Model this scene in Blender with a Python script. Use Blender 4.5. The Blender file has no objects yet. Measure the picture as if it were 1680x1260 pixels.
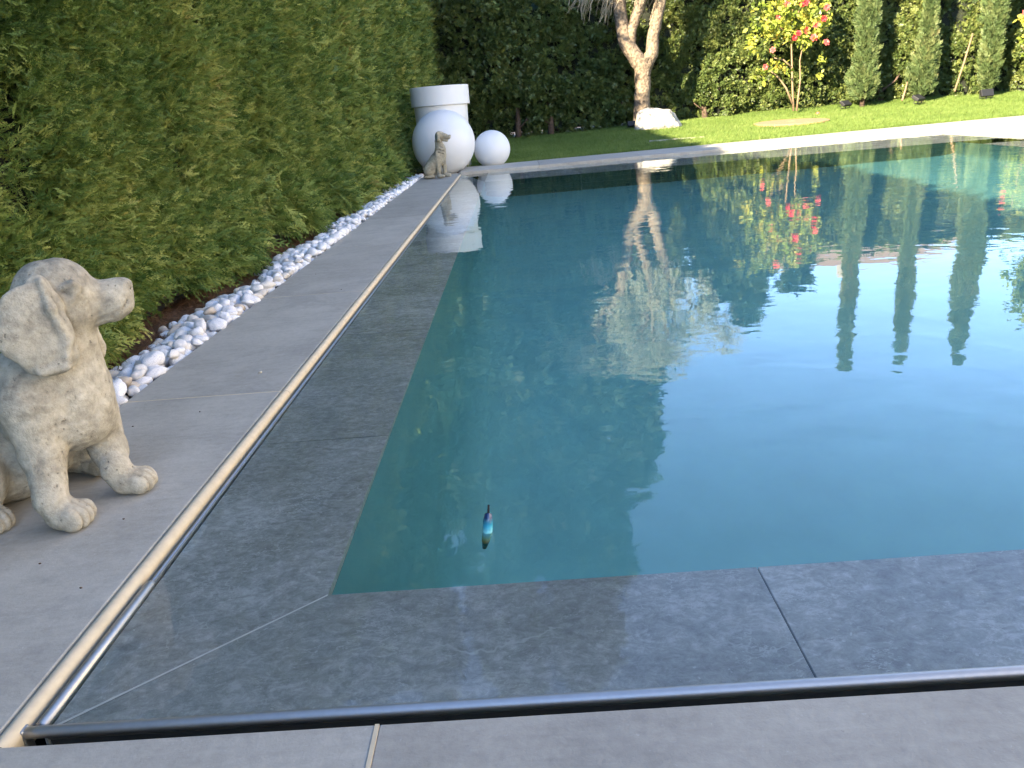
import bpy, math, random
import numpy as np
from mathutils import Matrix, Vector, Euler
rng = np.random.default_rng(7)
random.seed(7)
scene = bpy.context.scene
COL = scene.collection

# ------------------------------------------------------------------ camera
CF = np.array([-0.02615615, 0.94331916, -0.33085469])
CR = np.array([0.997078169, 0.00085653723, -0.0763831842])
CU = np.array([0.0717703300, 0.331885880, 0.940585340])
CC = np.array([0.0, 0.0, 1.0]); FPX = 1282.3
cam_d = bpy.data.cameras.new('camera'); cam = bpy.data.objects.new('camera', cam_d); COL.objects.link(cam)
cam_d.sensor_width = 36; cam_d.lens = FPX/1680*36; cam_d.clip_start = .02; cam_d.clip_end = 2000
m = Matrix.Identity(4)
for i in range(3):
    m[i][0] = CR[i]; m[i][1] = CU[i]; m[i][2] = -CF[i]; m[i][3] = CC[i]
cam.matrix_world = m
scene.camera = cam
def ray(px, py): return CF + (px-840)/FPX*CR + (630-py)/FPX*CU
def gz(px, py, z=0.0):
    d = ray(px, py); return CC + d*((z-1)/d[2])
def gy(px, py, Y):
    d = ray(px, py); return CC + d*(Y/d[1])

# ------------------------------------------------------------------ light
SUN_EL, SUN_AZ = math.radians(25), math.radians(220)      # azimuth clockwise from +Y
w = bpy.data.worlds.new('World'); scene.world = w; w.use_nodes = True
nt = w.node_tree; nt.nodes.clear()
o = nt.nodes.new('ShaderNodeOutputWorld'); b = nt.nodes.new('ShaderNodeBackground'); s = nt.nodes.new('ShaderNodeTexSky')
s.sky_type = 'NISHITA'; s.sun_disc = False; s.sun_elevation = SUN_EL; s.sun_rotation = SUN_AZ
s.air_density = 0.75; s.dust_density = 0.0; s.altitude = 600; s.ozone_density = 3.5
wb = nt.nodes.new('ShaderNodeMix'); wb.data_type = 'RGBA'; wb.blend_type = 'MULTIPLY'; wb.inputs[0].default_value = 1
wb.inputs[7].default_value = (1.14, 0.98, 0.90, 1)          # daylight white balance of the picture
nt.links.new(s.outputs[0], wb.inputs[6]); nt.links.new(wb.outputs[2], b.inputs[0]); b.inputs[1].default_value = 0.15; nt.links.new(b.outputs[0], o.inputs[0])
sd = bpy.data.lights.new('sun', 'SUN'); sun = bpy.data.objects.new('sun', sd); COL.objects.link(sun)
sd.energy = 5.0; sd.angle = math.radians(0.53); sd.color = (1.0, 0.84, 0.60)
sdir = Vector((math.sin(SUN_AZ)*math.cos(SUN_EL), math.cos(SUN_AZ)*math.cos(SUN_EL), math.sin(SUN_EL)))
sun.rotation_euler = sdir.to_track_quat('Z', 'Y').to_euler()
sun.location = (-20, -20, 20)
try: sd.cycles.is_caustics_light = True
except Exception as e: print('caustic', e)
scene.view_settings.view_transform = 'Standard'; scene.view_settings.look = 'None'
scene.view_settings.exposure = 2.62; scene.view_settings.gamma = 1.0
scene.view_settings.use_curve_mapping = False
cy = scene.cycles
cy.use_denoising = True; cy.max_bounces = 7; cy.diffuse_bounces = 3; cy.glossy_bounces = 3; cy.transmission_bounces = 5
cy.transparent_max_bounces = 8; cy.sample_clamp_indirect = 6; cy.caustics_reflective = False; cy.caustics_refractive = True
cy.blur_glossy = 0.3

# ------------------------------------------------------------------ helpers
def tag(o, label=None, cat=None, group=None, kind=None):
    if label: o['label'] = label
    if cat: o['category'] = cat
    if group: o['group'] = group
    if kind: o['kind'] = kind
    return o
def mesh_np(name, V, F, smooth=False, mats=None, midx=None):
    """V (n,3); F (m,3) or (m,4) int array"""
    V = np.asarray(V, np.float32); F = np.asarray(F, np.int32)
    me = bpy.data.meshes.new(name); k = F.shape[1]
    me.vertices.add(len(V)); me.vertices.foreach_set('co', V.ravel())
    me.loops.add(F.size); me.loops.foreach_set('vertex_index', F.ravel())
    me.polygons.add(len(F)); me.polygons.foreach_set('loop_start', np.arange(len(F), dtype=np.int32)*k)
    if smooth: me.polygons.foreach_set('use_smooth', np.ones(len(F), bool))
    for mt in (mats or []): me.materials.append(mt)
    if midx is not None: me.polygons.foreach_set('material_index', np.asarray(midx, np.int32))
    me.update(calc_edges=True)
    return me
def obj(name, me, parent=None, mat=None):
    o = bpy.data.objects.new(name, me); COL.objects.link(o)
    if parent: o.parent = parent
    if mat: me.materials.append(mat)
    return o
def empty(name, loc=(0, 0, 0), rz=0):
    o = bpy.data.objects.new(name, None); o.location = loc; o.rotation_euler = (0, 0, rz); o.empty_display_size = .1
    COL.objects.link(o); return o
class MB:
    def __init__(s): s.V = []; s.F = []
    def quad(s, a, b, c, d):
        n = len(s.V); s.V += [tuple(a), tuple(b), tuple(c), tuple(d)]; s.F.append((n, n+1, n+2, n+3))
    def box(s, lo, hi):
        x0, y0, z0 = lo; x1, y1, z1 = hi; n = len(s.V)
        s.V += [(x0,y0,z0),(x1,y0,z0),(x1,y1,z0),(x0,y1,z0),(x0,y0,z1),(x1,y0,z1),(x1,y1,z1),(x0,y1,z1)]
        s.F += [tuple(n+i for i in f) for f in ((3,2,1,0),(4,5,6,7),(0,1,5,4),(1,2,6,5),(2,3,7,6),(3,0,4,7))]
    def prism(s, poly, z0, z1):
        n = len(s.V); k = len(poly)
        s.V += [(p[0], p[1], z0) for p in poly] + [(p[0], p[1], z1) for p in poly]
        s.F.append(tuple(n+i for i in range(k-1, -1, -1))); s.F.append(tuple(n+k+i for i in range(k)))
        for i in range(k): j = (i+1) % k; s.F.append((n+i, n+j, n+k+j, n+k+i))
    def tube(s, pts, rad, seg=10, cap=True, jit=0.0, r=random):
        pts = [Vector(p) for p in pts]; k = len(pts); n0 = len(s.V)
        up = Vector((0, 0, 1)); prev = None
        for i, p in enumerate(pts):
            d = (pts[min(i+1, k-1)] - pts[max(i-1, 0)]).normalized()
            if prev is None:
                a = d.orthogonal().normalized()
            else:
                a = (prev - d*prev.dot(d)).normalized()
            prev = a; b_ = d.cross(a)
            for j in range(seg):
                t = 2*math.pi*j/seg; rr = rad[i]*(1+jit*(r.random()-.5))
                q = p + (a*math.cos(t) + b_*math.sin(t))*rr
                s.V.append(tuple(q))
        for i in range(k-1):
            for j in range(seg):
                A = n0+i*seg+j; B = n0+i*seg+(j+1) % seg
                s.F.append((A, B, B+seg, A+seg))
        if cap:
            s.F.append(tuple(n0+j for j in range(seg-1, -1, -1))); s.F.append(tuple(n0+(k-1)*seg+j for j in range(seg)))
    def mesh(s, name, smooth=False):
        me = bpy.data.meshes.new(name); me.from_pydata(s.V, [], s.F)
        if smooth: me.polygons.foreach_set('use_smooth', [True]*len(me.polygons))
        me.update(); return me
    def build(s, name, mat, parent=None, smooth=False, bevel=0.0, loc=None, seg=2):
        o = obj(name, s.mesh(name, smooth), parent, mat)
        if loc: o.location = loc
        if bevel:
            md = o.modifiers.new('bevel', 'BEVEL'); md.width = bevel; md.segments = seg; md.limit_method = 'ANGLE'
        return o

# value noise in numpy (hash lattice)
def vnoise(P, seed=0):
    P = np.asarray(P, np.float64); i = np.floor(P).astype(np.int64); f = P-i; f = f*f*(3-2*f)
    def h(ix, iy, iz):
        n = (ix*374761393 + iy*668265263 + iz*2147483647 + seed*1274126177) & 0xffffffff
        n = ((n ^ (n >> 13))*1274126177) & 0xffffffff
        return ((n ^ (n >> 16)) & 0xffff)/65535.0
    x, y, z = i[..., 0], i[..., 1], i[..., 2]; fx, fy, fz = f[..., 0], f[..., 1], f[..., 2]
    r = 0
    for dx in (0, 1):
        for dy in (0, 1):
            for dz in (0, 1):
                r = r + h(x+dx, y+dy, z+dz)*(fx if dx else 1-fx)*(fy if dy else 1-fy)*(fz if dz else 1-fz)
    return r*2-1
def fbm(P, seed=0, oct=3):
    P = np.asarray(P, np.float64); a, r = 1.0, 0
    for k in range(oct): r = r + a*vnoise(P*(2**k), seed+k*17); a *= .5
    return r

# ------------------------------------------------------------------ materials
def newmat(name):
    m = bpy.data.materials.new(name); m.use_nodes = True; nt = m.node_tree; nt.nodes.clear()
    out = nt.nodes.new('ShaderNodeOutputMaterial'); return m, nt, out
def N(nt, t, **kw):
    n = nt.nodes.new(t)
    for k, v in kw.items():
        if k.startswith('i_'):
            n.inputs[k[2:].replace('_', ' ')].default_value = v
        else: setattr(n, k, v)
    return n
def ramp(nt, src, stops, interp='LINEAR'):
    r = nt.nodes.new('ShaderNodeValToRGB'); r.color_ramp.interpolation = interp
    e = r.color_ramp.elements
    while len(e) < len(stops): e.new(0.5)
    for k, (p, c) in enumerate(stops):
        e[k].position = p; e[k].color = (c[0], c[1], c[2], 1) if hasattr(c, '__len__') else (c, c, c, 1)
    nt.links.new(src, r.inputs[0]); return r.outputs[0]
def coords(nt, kind='Object', scale=(1, 1, 1), rnd=True):
    tc = nt.nodes.new('ShaderNodeTexCoord'); mp = nt.nodes.new('ShaderNodeMapping'); mp.inputs['Scale'].default_value = scale
    nt.links.new(tc.outputs[kind], mp.inputs[0])
    if rnd:
        oi = nt.nodes.new('ShaderNodeObjectInfo'); mul = N(nt, 'ShaderNodeMath', operation='MULTIPLY'); mul.inputs[1].default_value = 37.0
        nt.links.new(oi.outputs['Random'], mul.inputs[0]); cb = nt.nodes.new('ShaderNodeCombineXYZ')
        for k in range(3): nt.links.new(mul.outputs[0], cb.inputs[k])
        nt.links.new(cb.outputs[0], mp.inputs['Location'])
    return mp.outputs[0]
def noise(nt, vec, scale, detail=4, rough=.55, dist=0, out='Fac'):
    n = N(nt, 'ShaderNodeTexNoise'); n.inputs['Scale'].default_value = scale; n.inputs['Detail'].default_value = detail
    n.inputs['Roughness'].default_value = rough; n.inputs['Distortion'].default_value = dist
    nt.links.new(vec, n.inputs['Vector']); return n.outputs[out]
def mixc(nt, fac, a, b, mode='MIX'):
    n = nt.nodes.new('ShaderNodeMix'); n.data_type = 'RGBA'; n.blend_type = mode
    for sock, v in ((0, fac), (6, a), (7, b)):
        if hasattr(v, 'is_linked') or hasattr(v, 'links'): nt.links.new(v, n.inputs[sock])
        elif hasattr(v, '__len__'): n.inputs[sock].default_value = (*v, 1)
        else: n.inputs[sock].default_value = v
    return n.outputs[2]
def mth(nt, op, a, b=None, clamp=False):
    n = N(nt, 'ShaderNodeMath', operation=op); n.use_clamp = clamp
    for k, v in ((0, a), (1, b)):
        if v is None: continue
        if hasattr(v, 'links'): nt.links.new(v, n.inputs[k])
        else: n.inputs[k].default_value = v
    return n.outputs[0]
def bump(nt, h, strength=.3, dist=.01):
    n = nt.nodes.new('ShaderNodeBump'); n.inputs['Strength'].default_value = strength; n.inputs['Distance'].default_value = dist
    nt.links.new(h, n.inputs['Height']); return n.outputs[0]
def princ(nt, out, col, rough=.6, normal=None, metal=0, spec=.5):
    p = nt.nodes.new('ShaderNodeBsdfPrincipled')
    if hasattr(col, 'links'): nt.links.new(col, p.inputs['Base Color'])
    else: p.inputs['Base Color'].default_value = (*col, 1)
    if hasattr(rough, 'links'): nt.links.new(rough, p.inputs['Roughness'])
    else: p.inputs['Roughness'].default_value = rough
    p.inputs['Metallic'].default_value = metal; p.inputs['Specular IOR Level'].default_value = spec
    if normal is not None: nt.links.new(normal, p.inputs['Normal'])
    nt.links.new(p.outputs[0], out.inputs[0]); return p
def simple(name, col, rough=.6, nscale=20, var=.15, bstr=.1, bdist=.005, metal=0, spec=.5):
    m, nt, out = newmat(name); v = coords(nt)
    n = noise(nt, v, nscale, 5)
    c = ramp(nt, n, [(.3, tuple(x*(1-var) for x in col)), (.7, tuple(min(1, x*(1+var)) for x in col))])
    princ(nt, out, c, rough, bump(nt, n, bstr, bdist), metal, spec); return m
def foliage(name, stops, trans=.25, rough=.55, spec=.3, pn=.9):
    """leaf colour varies from spray to spray (random per instance) and in patches"""
    m, nt, out = newmat(name)
    oi = nt.nodes.new('ShaderNodeObjectInfo')
    tc = nt.nodes.new('ShaderNodeTexCoord'); geo = nt.nodes.new('ShaderNodeNewGeometry')
    pn_ = noise(nt, geo.outputs['Position'], pn, 3)
    a = mth(nt, 'MULTIPLY', oi.outputs['Random'], .55)
    b2 = mth(nt, 'MULTIPLY', pn_, .9)
    f = mth(nt, 'ADD', a, b2); f = mth(nt, 'SUBTRACT', f, .22, True)
    c = ramp(nt, f, stops)
    p = nt.nodes.new('ShaderNodeBsdfPrincipled'); nt.links.new(c, p.inputs['Base Color'])
    p.inputs['Roughness'].default_value = rough; p.inputs['Specular IOR Level'].default_value = spec
    t = nt.nodes.new('ShaderNodeBsdfTranslucent'); nt.links.new(c, t.inputs[0])
    mx = nt.nodes.new('ShaderNodeMixShader'); mx.inputs[0].default_value = trans
    nt.links.new(p.outputs[0], mx.inputs[1]); nt.links.new(t.outputs[0], mx.inputs[2]); nt.links.new(mx.outputs[0], out.inputs[0])
    return m

def mat_paving():
    m, nt, out = newmat('paving_stone'); v = coords(nt)
    oi = nt.nodes.new('ShaderNodeObjectInfo')
    n1 = noise(nt, v, 3.5, 6, .6, .3); n2 = noise(nt, v, 45, 5, .7); n3 = noise(nt, v, 160, 2)
    v2 = coords(nt, scale=(1.2, 6, 1)); n4 = noise(nt, v2, 7, 6, .7, .6)
    f = mth(nt, 'ADD', mth(nt, 'MULTIPLY', n1, .45), mth(nt, 'MULTIPLY', n2, .3)); f = mth(nt, 'ADD', f, mth(nt, 'MULTIPLY', n4, .25))
    c = ramp(nt, f, [(.34, (.305, .285, .238)), (.47, (.385, .36, .305)), (.56, (.435, .408, .345)), (.7, (.51, .48, .41))])
    sp = ramp(nt, noise(nt, v, 70, 3, .8), [(.66, 0), (.72, 1)]); c = mixc(nt, mth(nt, 'MULTIPLY', sp, .35), c, (.62, .60, .56))
    sp2 = ramp(nt, noise(nt, v, 33, 4, .8), [(.27, 1), (.33, 0)]); c = mixc(nt, mth(nt, 'MULTIPLY', sp2, .35), c, (.22, .21, .195))
    t = mth(nt, 'ADD', mth(nt, 'MULTIPLY', oi.outputs['Random'], .16), .91)
    mm = nt.nodes.new('ShaderNodeMix'); mm.data_type = 'RGBA'; mm.blend_type = 'MULTIPLY'; mm.inputs[0].default_value = 1
    nt.links.new(c, mm.inputs[6]); cb = nt.nodes.new('ShaderNodeCombineColor')
    for k in range(3): nt.links.new(t, cb.inputs[k])
    nt.links.new(cb.outputs[0], mm.inputs[7])
    stn = ramp(nt, noise(nt, v, 2.1, 7, .75, 1.2), [(.52, 0), (.60, 1)]); stained = mixc(nt, mth(nt, 'MULTIPLY', stn, .22), mm.outputs[2], (.20, .195, .18))
    h = mth(nt, 'ADD', n2, mth(nt, 'MULTIPLY', n3, .5))
    princ(nt, out, stained, ramp(nt, n1, [(.3, .62), (.7, .8)]), bump(nt, h, .25, .004), spec=.3)
    return m
def mat_slate():
    m, nt, out = newmat('slate_tile'); v = coords(nt)
    big = noise(nt, v, 2.2, 6, .62, .8); fine = noise(nt, v, 38, 9, .8, .6)
    vs = coords(nt, scale=(2.2, 4.2, 1)); st = noise(nt, vs, 5, 8, .75, 1.4)
    f = mth(nt, 'ADD', mth(nt, 'MULTIPLY', big, .25), mth(nt, 'MULTIPLY', fine, .40)); f = mth(nt, 'ADD', f, mth(nt, 'MULTIPLY', st, .35))
    c = ramp(nt, f, [(.38, (.23, .225, .20)), (.45, (.38, .38, .35)), (.52, (.56, .565, .53)), (.59, (.88, .89, .85))])
    # fine white scratches and quartz veins
    w1 = N(nt, 'ShaderNodeTexVoronoi', feature='DISTANCE_TO_EDGE'); w1.inputs['Scale'].default_value = 1.6
    dn = noise(nt, v, 3, 5, .6, 0, 'Color')
    vm = N(nt, 'ShaderNodeVectorMath', operation='MULTIPLY_ADD'); nt.links.new(dn, vm.inputs[0]); vm.inputs[1].default_value = (.9, .35, .22); nt.links.new(v, vm.inputs[2])
    nt.links.new(vm.outputs[0], w1.inputs['Vector'])
    vein = ramp(nt, w1.outputs['Distance'], [(0, 1), (.003, .8), (.008, 0)])
    msk = ramp(nt, noise(nt, v, 4.0, 5, .7), [(.50, 0), (.62, 1)])
    c = mixc(nt, mth(nt, 'MULTIPLY', mth(nt, 'MULTIPLY', vein, msk), .85), c, (.85, .87, .82))
    w2 = N(nt, 'ShaderNodeTexVoronoi', feature='DISTANCE_TO_EDGE'); w2.inputs['Scale'].default_value = 7
    vm2 = N(nt, 'ShaderNodeVectorMath', operation='MULTIPLY_ADD'); nt.links.new(noise(nt, vs, 6, 5, .7, 0, 'Color'), vm2.inputs[0]); vm2.inputs[1].default_value = (.35, .35, .35); nt.links.new(vs, vm2.inputs[2])
    nt.links.new(vm2.outputs[0], w2.inputs['Vector'])
    scr = ramp(nt, w2.outputs['Distance'], [(0, 1), (.035, .3), (.06, 0)]); msk2 = ramp(nt, noise(nt, v, 5, 7, .8), [(.50, 0), (.57, 1)])
    c = mixc(nt, mth(nt, 'MULTIPLY', mth(nt, 'MULTIPLY', scr, msk2), .95), c, (.95, .96, .92))
    dots = ramp(nt, noise(nt, v, 60, 2, .5), [(.7, 0), (.75, 1)]); c = mixc(nt, mth(nt, 'MULTIPLY', dots, .8), c, (.92, .93, .9))
    oi = nt.nodes.new('ShaderNodeObjectInfo')
    c = mixc(nt, mth(nt, 'MULTIPLY', oi.outputs['Random'], .5), c, (.20, .225, .205))
    princ(nt, out, c, .45, bump(nt, fine, .3, .004)); return m
def mat_stone_statue(name, dark=1.0):
    m, nt, out = newmat(name); v = coords(nt, rnd=False)
    n1 = noise(nt, v, 7, 7, .65, .3); n2 = noise(nt, v, 38, 6, .7); n3 = noise(nt, v, 140, 3, .6)
    c = ramp(nt, mth(nt, 'ADD', mth(nt, 'MULTIPLY', n1, .55), mth(nt, 'MULTIPLY', n2, .45)),
             [(.33, (.22, .19, .14)), (.43, (.37, .325, .24)), (.52, (.52, .46, .345)), (.66, (.68, .61, .47))])
    # darker in cavities of the casting and in noise patches
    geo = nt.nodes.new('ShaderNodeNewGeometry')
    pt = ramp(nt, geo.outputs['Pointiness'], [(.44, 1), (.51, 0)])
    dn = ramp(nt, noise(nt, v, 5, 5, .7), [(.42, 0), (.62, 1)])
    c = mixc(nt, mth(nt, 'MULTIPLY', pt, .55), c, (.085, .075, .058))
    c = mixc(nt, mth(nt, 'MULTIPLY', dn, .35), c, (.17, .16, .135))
    pits = ramp(nt, noise(nt, v, 75, 2, .5), [(.25, 1), (.33, 0)]); c = mixc(nt, mth(nt, 'MULTIPLY', pits, .6), c, (.1, .085, .065))
    if dark != 1.0: c = mixc(nt, 1.0, c, (dark, dark, dark*.95), 'MULTIPLY')
    h = mth(nt, 'ADD', mth(nt, 'MULTIPLY', n2, 1.0), mth(nt, 'MULTIPLY', n3, .5)); h = mth(nt, 'SUBTRACT', h, mth(nt, 'MULTIPLY', pits, .5))
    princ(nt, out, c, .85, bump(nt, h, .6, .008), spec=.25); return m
def mat_water():
    m, nt, out = newmat('pool_water')
    geo = nt.nodes.new('ShaderNodeNewGeometry'); mp = nt.nodes.new('ShaderNodeMapping'); mp.inputs['Scale'].default_value = (1, 1.25, 1)
    nt.links.new(geo.outputs['Position'], mp.inputs[0]); v = mp.outputs[0]
    a = noise(nt, v, 3.2, 2, .45, .4); b_ = noise(nt, v, 9.5, 2, .5, .3)
    msk = ramp(nt, noise(nt, v, .35, 2), [(.38, .25), (.62, 1)])
    h = mth(nt, 'ADD', a, mth(nt, 'MULTIPLY', b_, .16)); h = mth(nt, 'MULTIPLY', h, msk)
    g = nt.nodes.new('ShaderNodeBsdfGlass'); g.inputs['IOR'].default_value = 1.41; g.inputs['Roughness'].default_value = 0
    g.inputs['Color'].default_value = (.95, .99, .99, 1); nt.links.new(bump(nt, h, 1.0, .0030), g.inputs['Normal']); nt.links.new(g.outputs[0], out.inputs[0])
    return m
M = {}
M['paving'] = mat_paving(); M['slate'] = mat_slate(); M['water'] = mat_water()
M['statue'] = mat_stone_statue('weathered_stone'); M['statue2'] = mat_stone_statue('weathered_stone_darker', .8)
M['bead'] = simple('cream_grout', (.62, .52, .36), .85, 30, .08, .15, spec=.15)
M['steel'] = simple('brushed_steel', (.46, .46, .45), .5, 60, .05, .05, metal=1)
M['black'] = simple('black_plastic', (.012, .012, .013), .6, 30, .2)
M['liner'] = simple('pool_liner', (.145, .405, .44), .7, 3, .06, .03)
M['wallt'] = simple('green_slate_wall', (.06, .14, .13), .6, 4, .25, .1)
M['joint'] = simple('light_grout', (.80, .80, .74), .7, 20, .1)
M['bedgrout'] = simple('dark_grout', (.06, .065, .06), .8, 20, .2)
M['seam'] = simple('liner_weld', (.165, .43, .495), .6, 3, .1)
M['grout'] = simple('pale_grout', (.38, .43, .41), .7, 20, .1)
M['soil'] = simple('garden_soil', (.055, .04, .03), .95, 25, .4, .8, .02)
M['mulch'] = simple('bark_mulch', (.14, .075, .04), .9, 40, .5, .9, .02)
M['needle'] = foliage('dry_needles', [(0, (.06, .03, .016)), (.5, (.17, .085, .04)), (1, (.30, .17, .09))], .1)
M['white'] = simple('white_polyethylene', (.76, .74, .70), .5, 6, .01, .02, spec=.4)
M['globe'] = simple('white_globe_plastic', (.76, .75, .73), .42, 6, .01, .0, spec=.4)
M['hull'] = simple('dark_planter_opening', (.03, .028, .03), .8)
M['bark'] = simple('olive_bark', (.17, .13, .09), .9, 16, .6, 1.0, .05)
M['bark2'] = simple('conifer_bark', (.10, .065, .045), .9, 22, .4, .8, .02)
M['rock'] = simple('pale_boulder', (.42, .385, .32), .85, 7, .45, 1.0, .08)
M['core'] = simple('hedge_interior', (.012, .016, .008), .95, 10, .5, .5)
M['twig'] = simple('dry_twig', (.36, .30, .20), .8, 30, .25)
M['rust'] = simple('rust_brown_cover', (.34, .19, .10), .8, 14, .2, .2)
M['bamboo'] = simple('wood_stake', (.22, .15, .085), .8, 30, .25)
M['grass'] = foliage('lawn_grass', [(0, (.09, .15, .03)), (.5, (.16, .24, .05)), (1, (.28, .34, .10))], .35, .6, .3, .5)
M['turf'] = simple('turf_soil', (.11, .13, .035), .95, 30, .35, .5, .02)
M['thuja'] = foliage('thuja_spray', [(0, (.03, .065, .016)), (.30, (.085, .145, .028)), (.55, (.19, .25, .05)), (.80, (.36, .38, .09)), (.93, (.40, .33, .10)), (1, (.34, .19, .08))], .22)
M['thujab'] = foliage('conifer_spray', [(0, (.035, .065, .02)), (.5, (.10, .14, .035)), (1, (.24, .26, .075))], .15, .42, .5)
M['cyp'] = foliage('cypress_spray', [(0, (.05, .085, .03)), (.5, (.10, .145, .05)), (.8, (.16, .19, .07)), (1, (.22, .16, .08))], .2)
M['pine'] = foliage('pine_spray', [(0, (.02, .045, .022)), (1, (.06, .10, .045))], .15)
M['olive'] = foliage('olive_leaf', [(0, (.24, .26, .17)), (.5, (.40, .42, .30)), (1, (.56, .56, .42))], .2)
M['lime'] = foliage('pale_leaf', [(0, (.12, .2, .05)), (1, (.3, .38, .12))], .4)
M['camleaf'] = foliage('camellia_leaf', [(0, (.10, .17, .025)), (.4, (.26, .33, .05)), (.75, (.48, .46, .08)), (1, (.45, .26, .06))], .4, .4, .5, 2.5)
M['red'] = simple('red_petals', (.50, .03, .035), .6, 30, .3)
M['pinkred'] = simple('pink_petals', (.62, .10, .09), .6, 30, .25)
M['roof'] = simple('brown_roof_tile', (.22, .15, .12), .85, 3, .2)
M['render'] = simple('house_render', (.45, .42, .37), .85, 3, .06)
M['cream'] = simple('cream_render', (.82, .74, .62), .85, 3, .04)
M['pane'] = simple('window_pane', (.03, .035, .04), .1, 3, .1)
def mat_pebble():
    m, nt, out = newmat('white_marble_pebble'); v = coords(nt, scale=(1, 1, 1)); oi = nt.nodes.new('ShaderNodeObjectInfo')
    n1 = noise(nt, v, 12, 5, .6, 1.0); n2 = noise(nt, v, 60, 3)
    a = ramp(nt, oi.outputs['Random'], [(0, (.85, .84, .82)), (.45, (.80, .79, .79)), (.78, (.76, .72, .64)), (.93, (.55, .47, .35)), (1, (.5, .4, .28))])
    f = ramp(nt, n1, [(.42, 0), (.66, .75)]); c = mixc(nt, f, a, (.47, .47, .50))
    princ(nt, out, c, .6, bump(nt, n2, .15, .003), spec=.4); return m
M['pebble'] = mat_pebble()
def mat_float():
    m, nt, out = newmat('iridescent_film'); lw = nt.nodes.new('ShaderNodeTexCoord')
    sx = nt.nodes.new('ShaderNodeSeparateXYZ'); nt.links.new(lw.outputs['Generated'], sx.inputs[0])
    c = ramp(nt, sx.outputs[2], [(0, (.02, .05, .045)), (.25, (.03, .10, .09)), (.36, (.55, .40, .08)), (.45, (.55, .75, .3)), (.62, (.4, .9, .85)), (.78, (.06, .42, .55)), (.92, (.01, .04, .12))])
    princ(nt, out, c, .12, spec=.8); return m
M['film'] = mat_float()

# ------------------------------------------------------------------ spray prototypes (not linked into the scene; only instanced)
def ribbon(V, F, p, q, w0, w1, nrm):
    d = q-p; L = np.linalg.norm(d)
    if L < 1e-6: return
    side = np.cross(d/L, nrm); side /= (np.linalg.norm(side)+1e-9)
    n = len(V); V += [p-side*w0/2, p+side*w0/2, q+side*w1/2, q-side*w1/2]; F.append((n, n+1, n+2, n+3))
def rotz(d, a): c, s_ = math.cos(a), math.sin(a); return np.array([d[0]*c-d[1]*s_, d[0]*s_+d[1]*c, d[2]])
def spray(seed, fine=True, droop=.25, wd=1.0):
    r = random.Random(seed); V = []; F = []
    up = np.array([0, 0, 1.0]); n = 9 if fine else 6
    axis = []; p = np.zeros(3); d = np.array([0, 1.0, .12]); yaw = r.uniform(-.2, .2)
    for i in range(n+1):
        axis.append(p.copy()); d2 = rotz(d, yaw*i/n); d2[2] = .15-droop*2*i/n; p = p+d2/np.linalg.norm(d2)/n
    for i in range(n): ribbon(V, F, axis[i], axis[i+1], .03*wd, .024*wd, up)
    for i in range(1, n+1):
        for sd_ in (-1, 1):
            if r.random() < .08: continue
            t = i/n; L = (.42*(1-t)**.8+.09)*r.uniform(.75, 1.15)
            a = sd_*r.uniform(.6, .95); d2 = rotz(axis[i]-axis[i-1], a); d2 = d2/np.linalg.norm(d2); d2[2] += r.uniform(-.15, .12)
            st = axis[i] if sd_ > 0 else (axis[i]+axis[i-1])/2
            k = 3 if fine else 1; pp = st; bend = -sd_*.25/k
            for j in range(k):
                q = pp+d2*L/k; tilt = up+np.array([r.uniform(-.5, .5), r.uniform(-.5, .5), 0])
                ribbon(V, F, pp, q, (.045 if fine else .1)*wd, (.035 if fine else .05)*wd, tilt)
                if fine:
                    for s2 in (-1, 1):
                        if L*(1-j/k) < .1: continue
                        d3 = rotz(d2, s2*r.uniform(.6, .9)); l3 = L*.34*(1-.6*j/k)*r.uniform(.7, 1.2)
                        ribbon(V, F, q-d2*L/k*.4, q-d2*L/k*.4+d3*l3+np.array([0, 0, r.uniform(-.03, .03)]), .042*wd, .022*wd, tilt)
                pp = q; d2 = rotz(d2, bend)
    return V, F
def cluster(seed, k=4, fine=True, spread=.8, wd=1.0):
    r = random.Random(seed); V = []; F = []
    for i in range(k):
        v, f = spray(seed*13+i, fine, r.uniform(.1, .35), wd)
        e = Euler((r.uniform(-spread, spread), r.uniform(-1.2, 1.2), r.uniform(-spread, spread))).to_matrix()
        sc = r.uniform(.6, 1.0); off = np.array([r.uniform(-.15, .15), r.uniform(-.1, .15), r.uniform(-.15, .15)])
        A = np.array(e)*sc; n = len(V); V += [A@x+off for x in v]; F += [tuple(n+j for j in q) for q in f]
    return V, F
def leafclump(seed, k=14, ll=.3, lw=.1, droop=0.2):
    r = random.Random(seed); V = []; F = []
    stem = [np.array([0, i/5*1.0, -droop*(i/5)**2]) for i in range(6)]
    for i in range(5): ribbon(V, F, stem[i], stem[i+1], .02, .015, np.array([0, 0, 1.0]))
    for i in range(k):
        t = (i+.5)/k; p = np.array([0, t, -droop*t*t]); a = r.uniform(0, 6.28)
        d = np.array([math.cos(a), .55, math.sin(a)]); d /= np.linalg.norm(d)
        nrm = np.array([r.uniform(-1, 1), r.uniform(-1, 1), r.uniform(-1, 1)]); side = np.cross(d, nrm); side /= np.linalg.norm(side)
        L = ll*r.uniform(.7, 1.2); W = lw*r.uniform(.8, 1.2); n = len(V)
        V += [p, p+d*L*.45+side*W/2, p+d*L, p+d*L*.45-side*W/2]; F.append((n, n+1, n+2, n+3))
    return V, F
def proto_col(name, gens, mat):
    c = bpy.data.collections.new(name)
    for i, (V, F) in enumerate(gens):
        me = mesh_np(name, np.array(V), np.array(F)); me.materials.append(mat)
        c.objects.link(bpy.data.objects.new(f'{name}_{chr(97+i)}', me))
    return c
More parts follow.
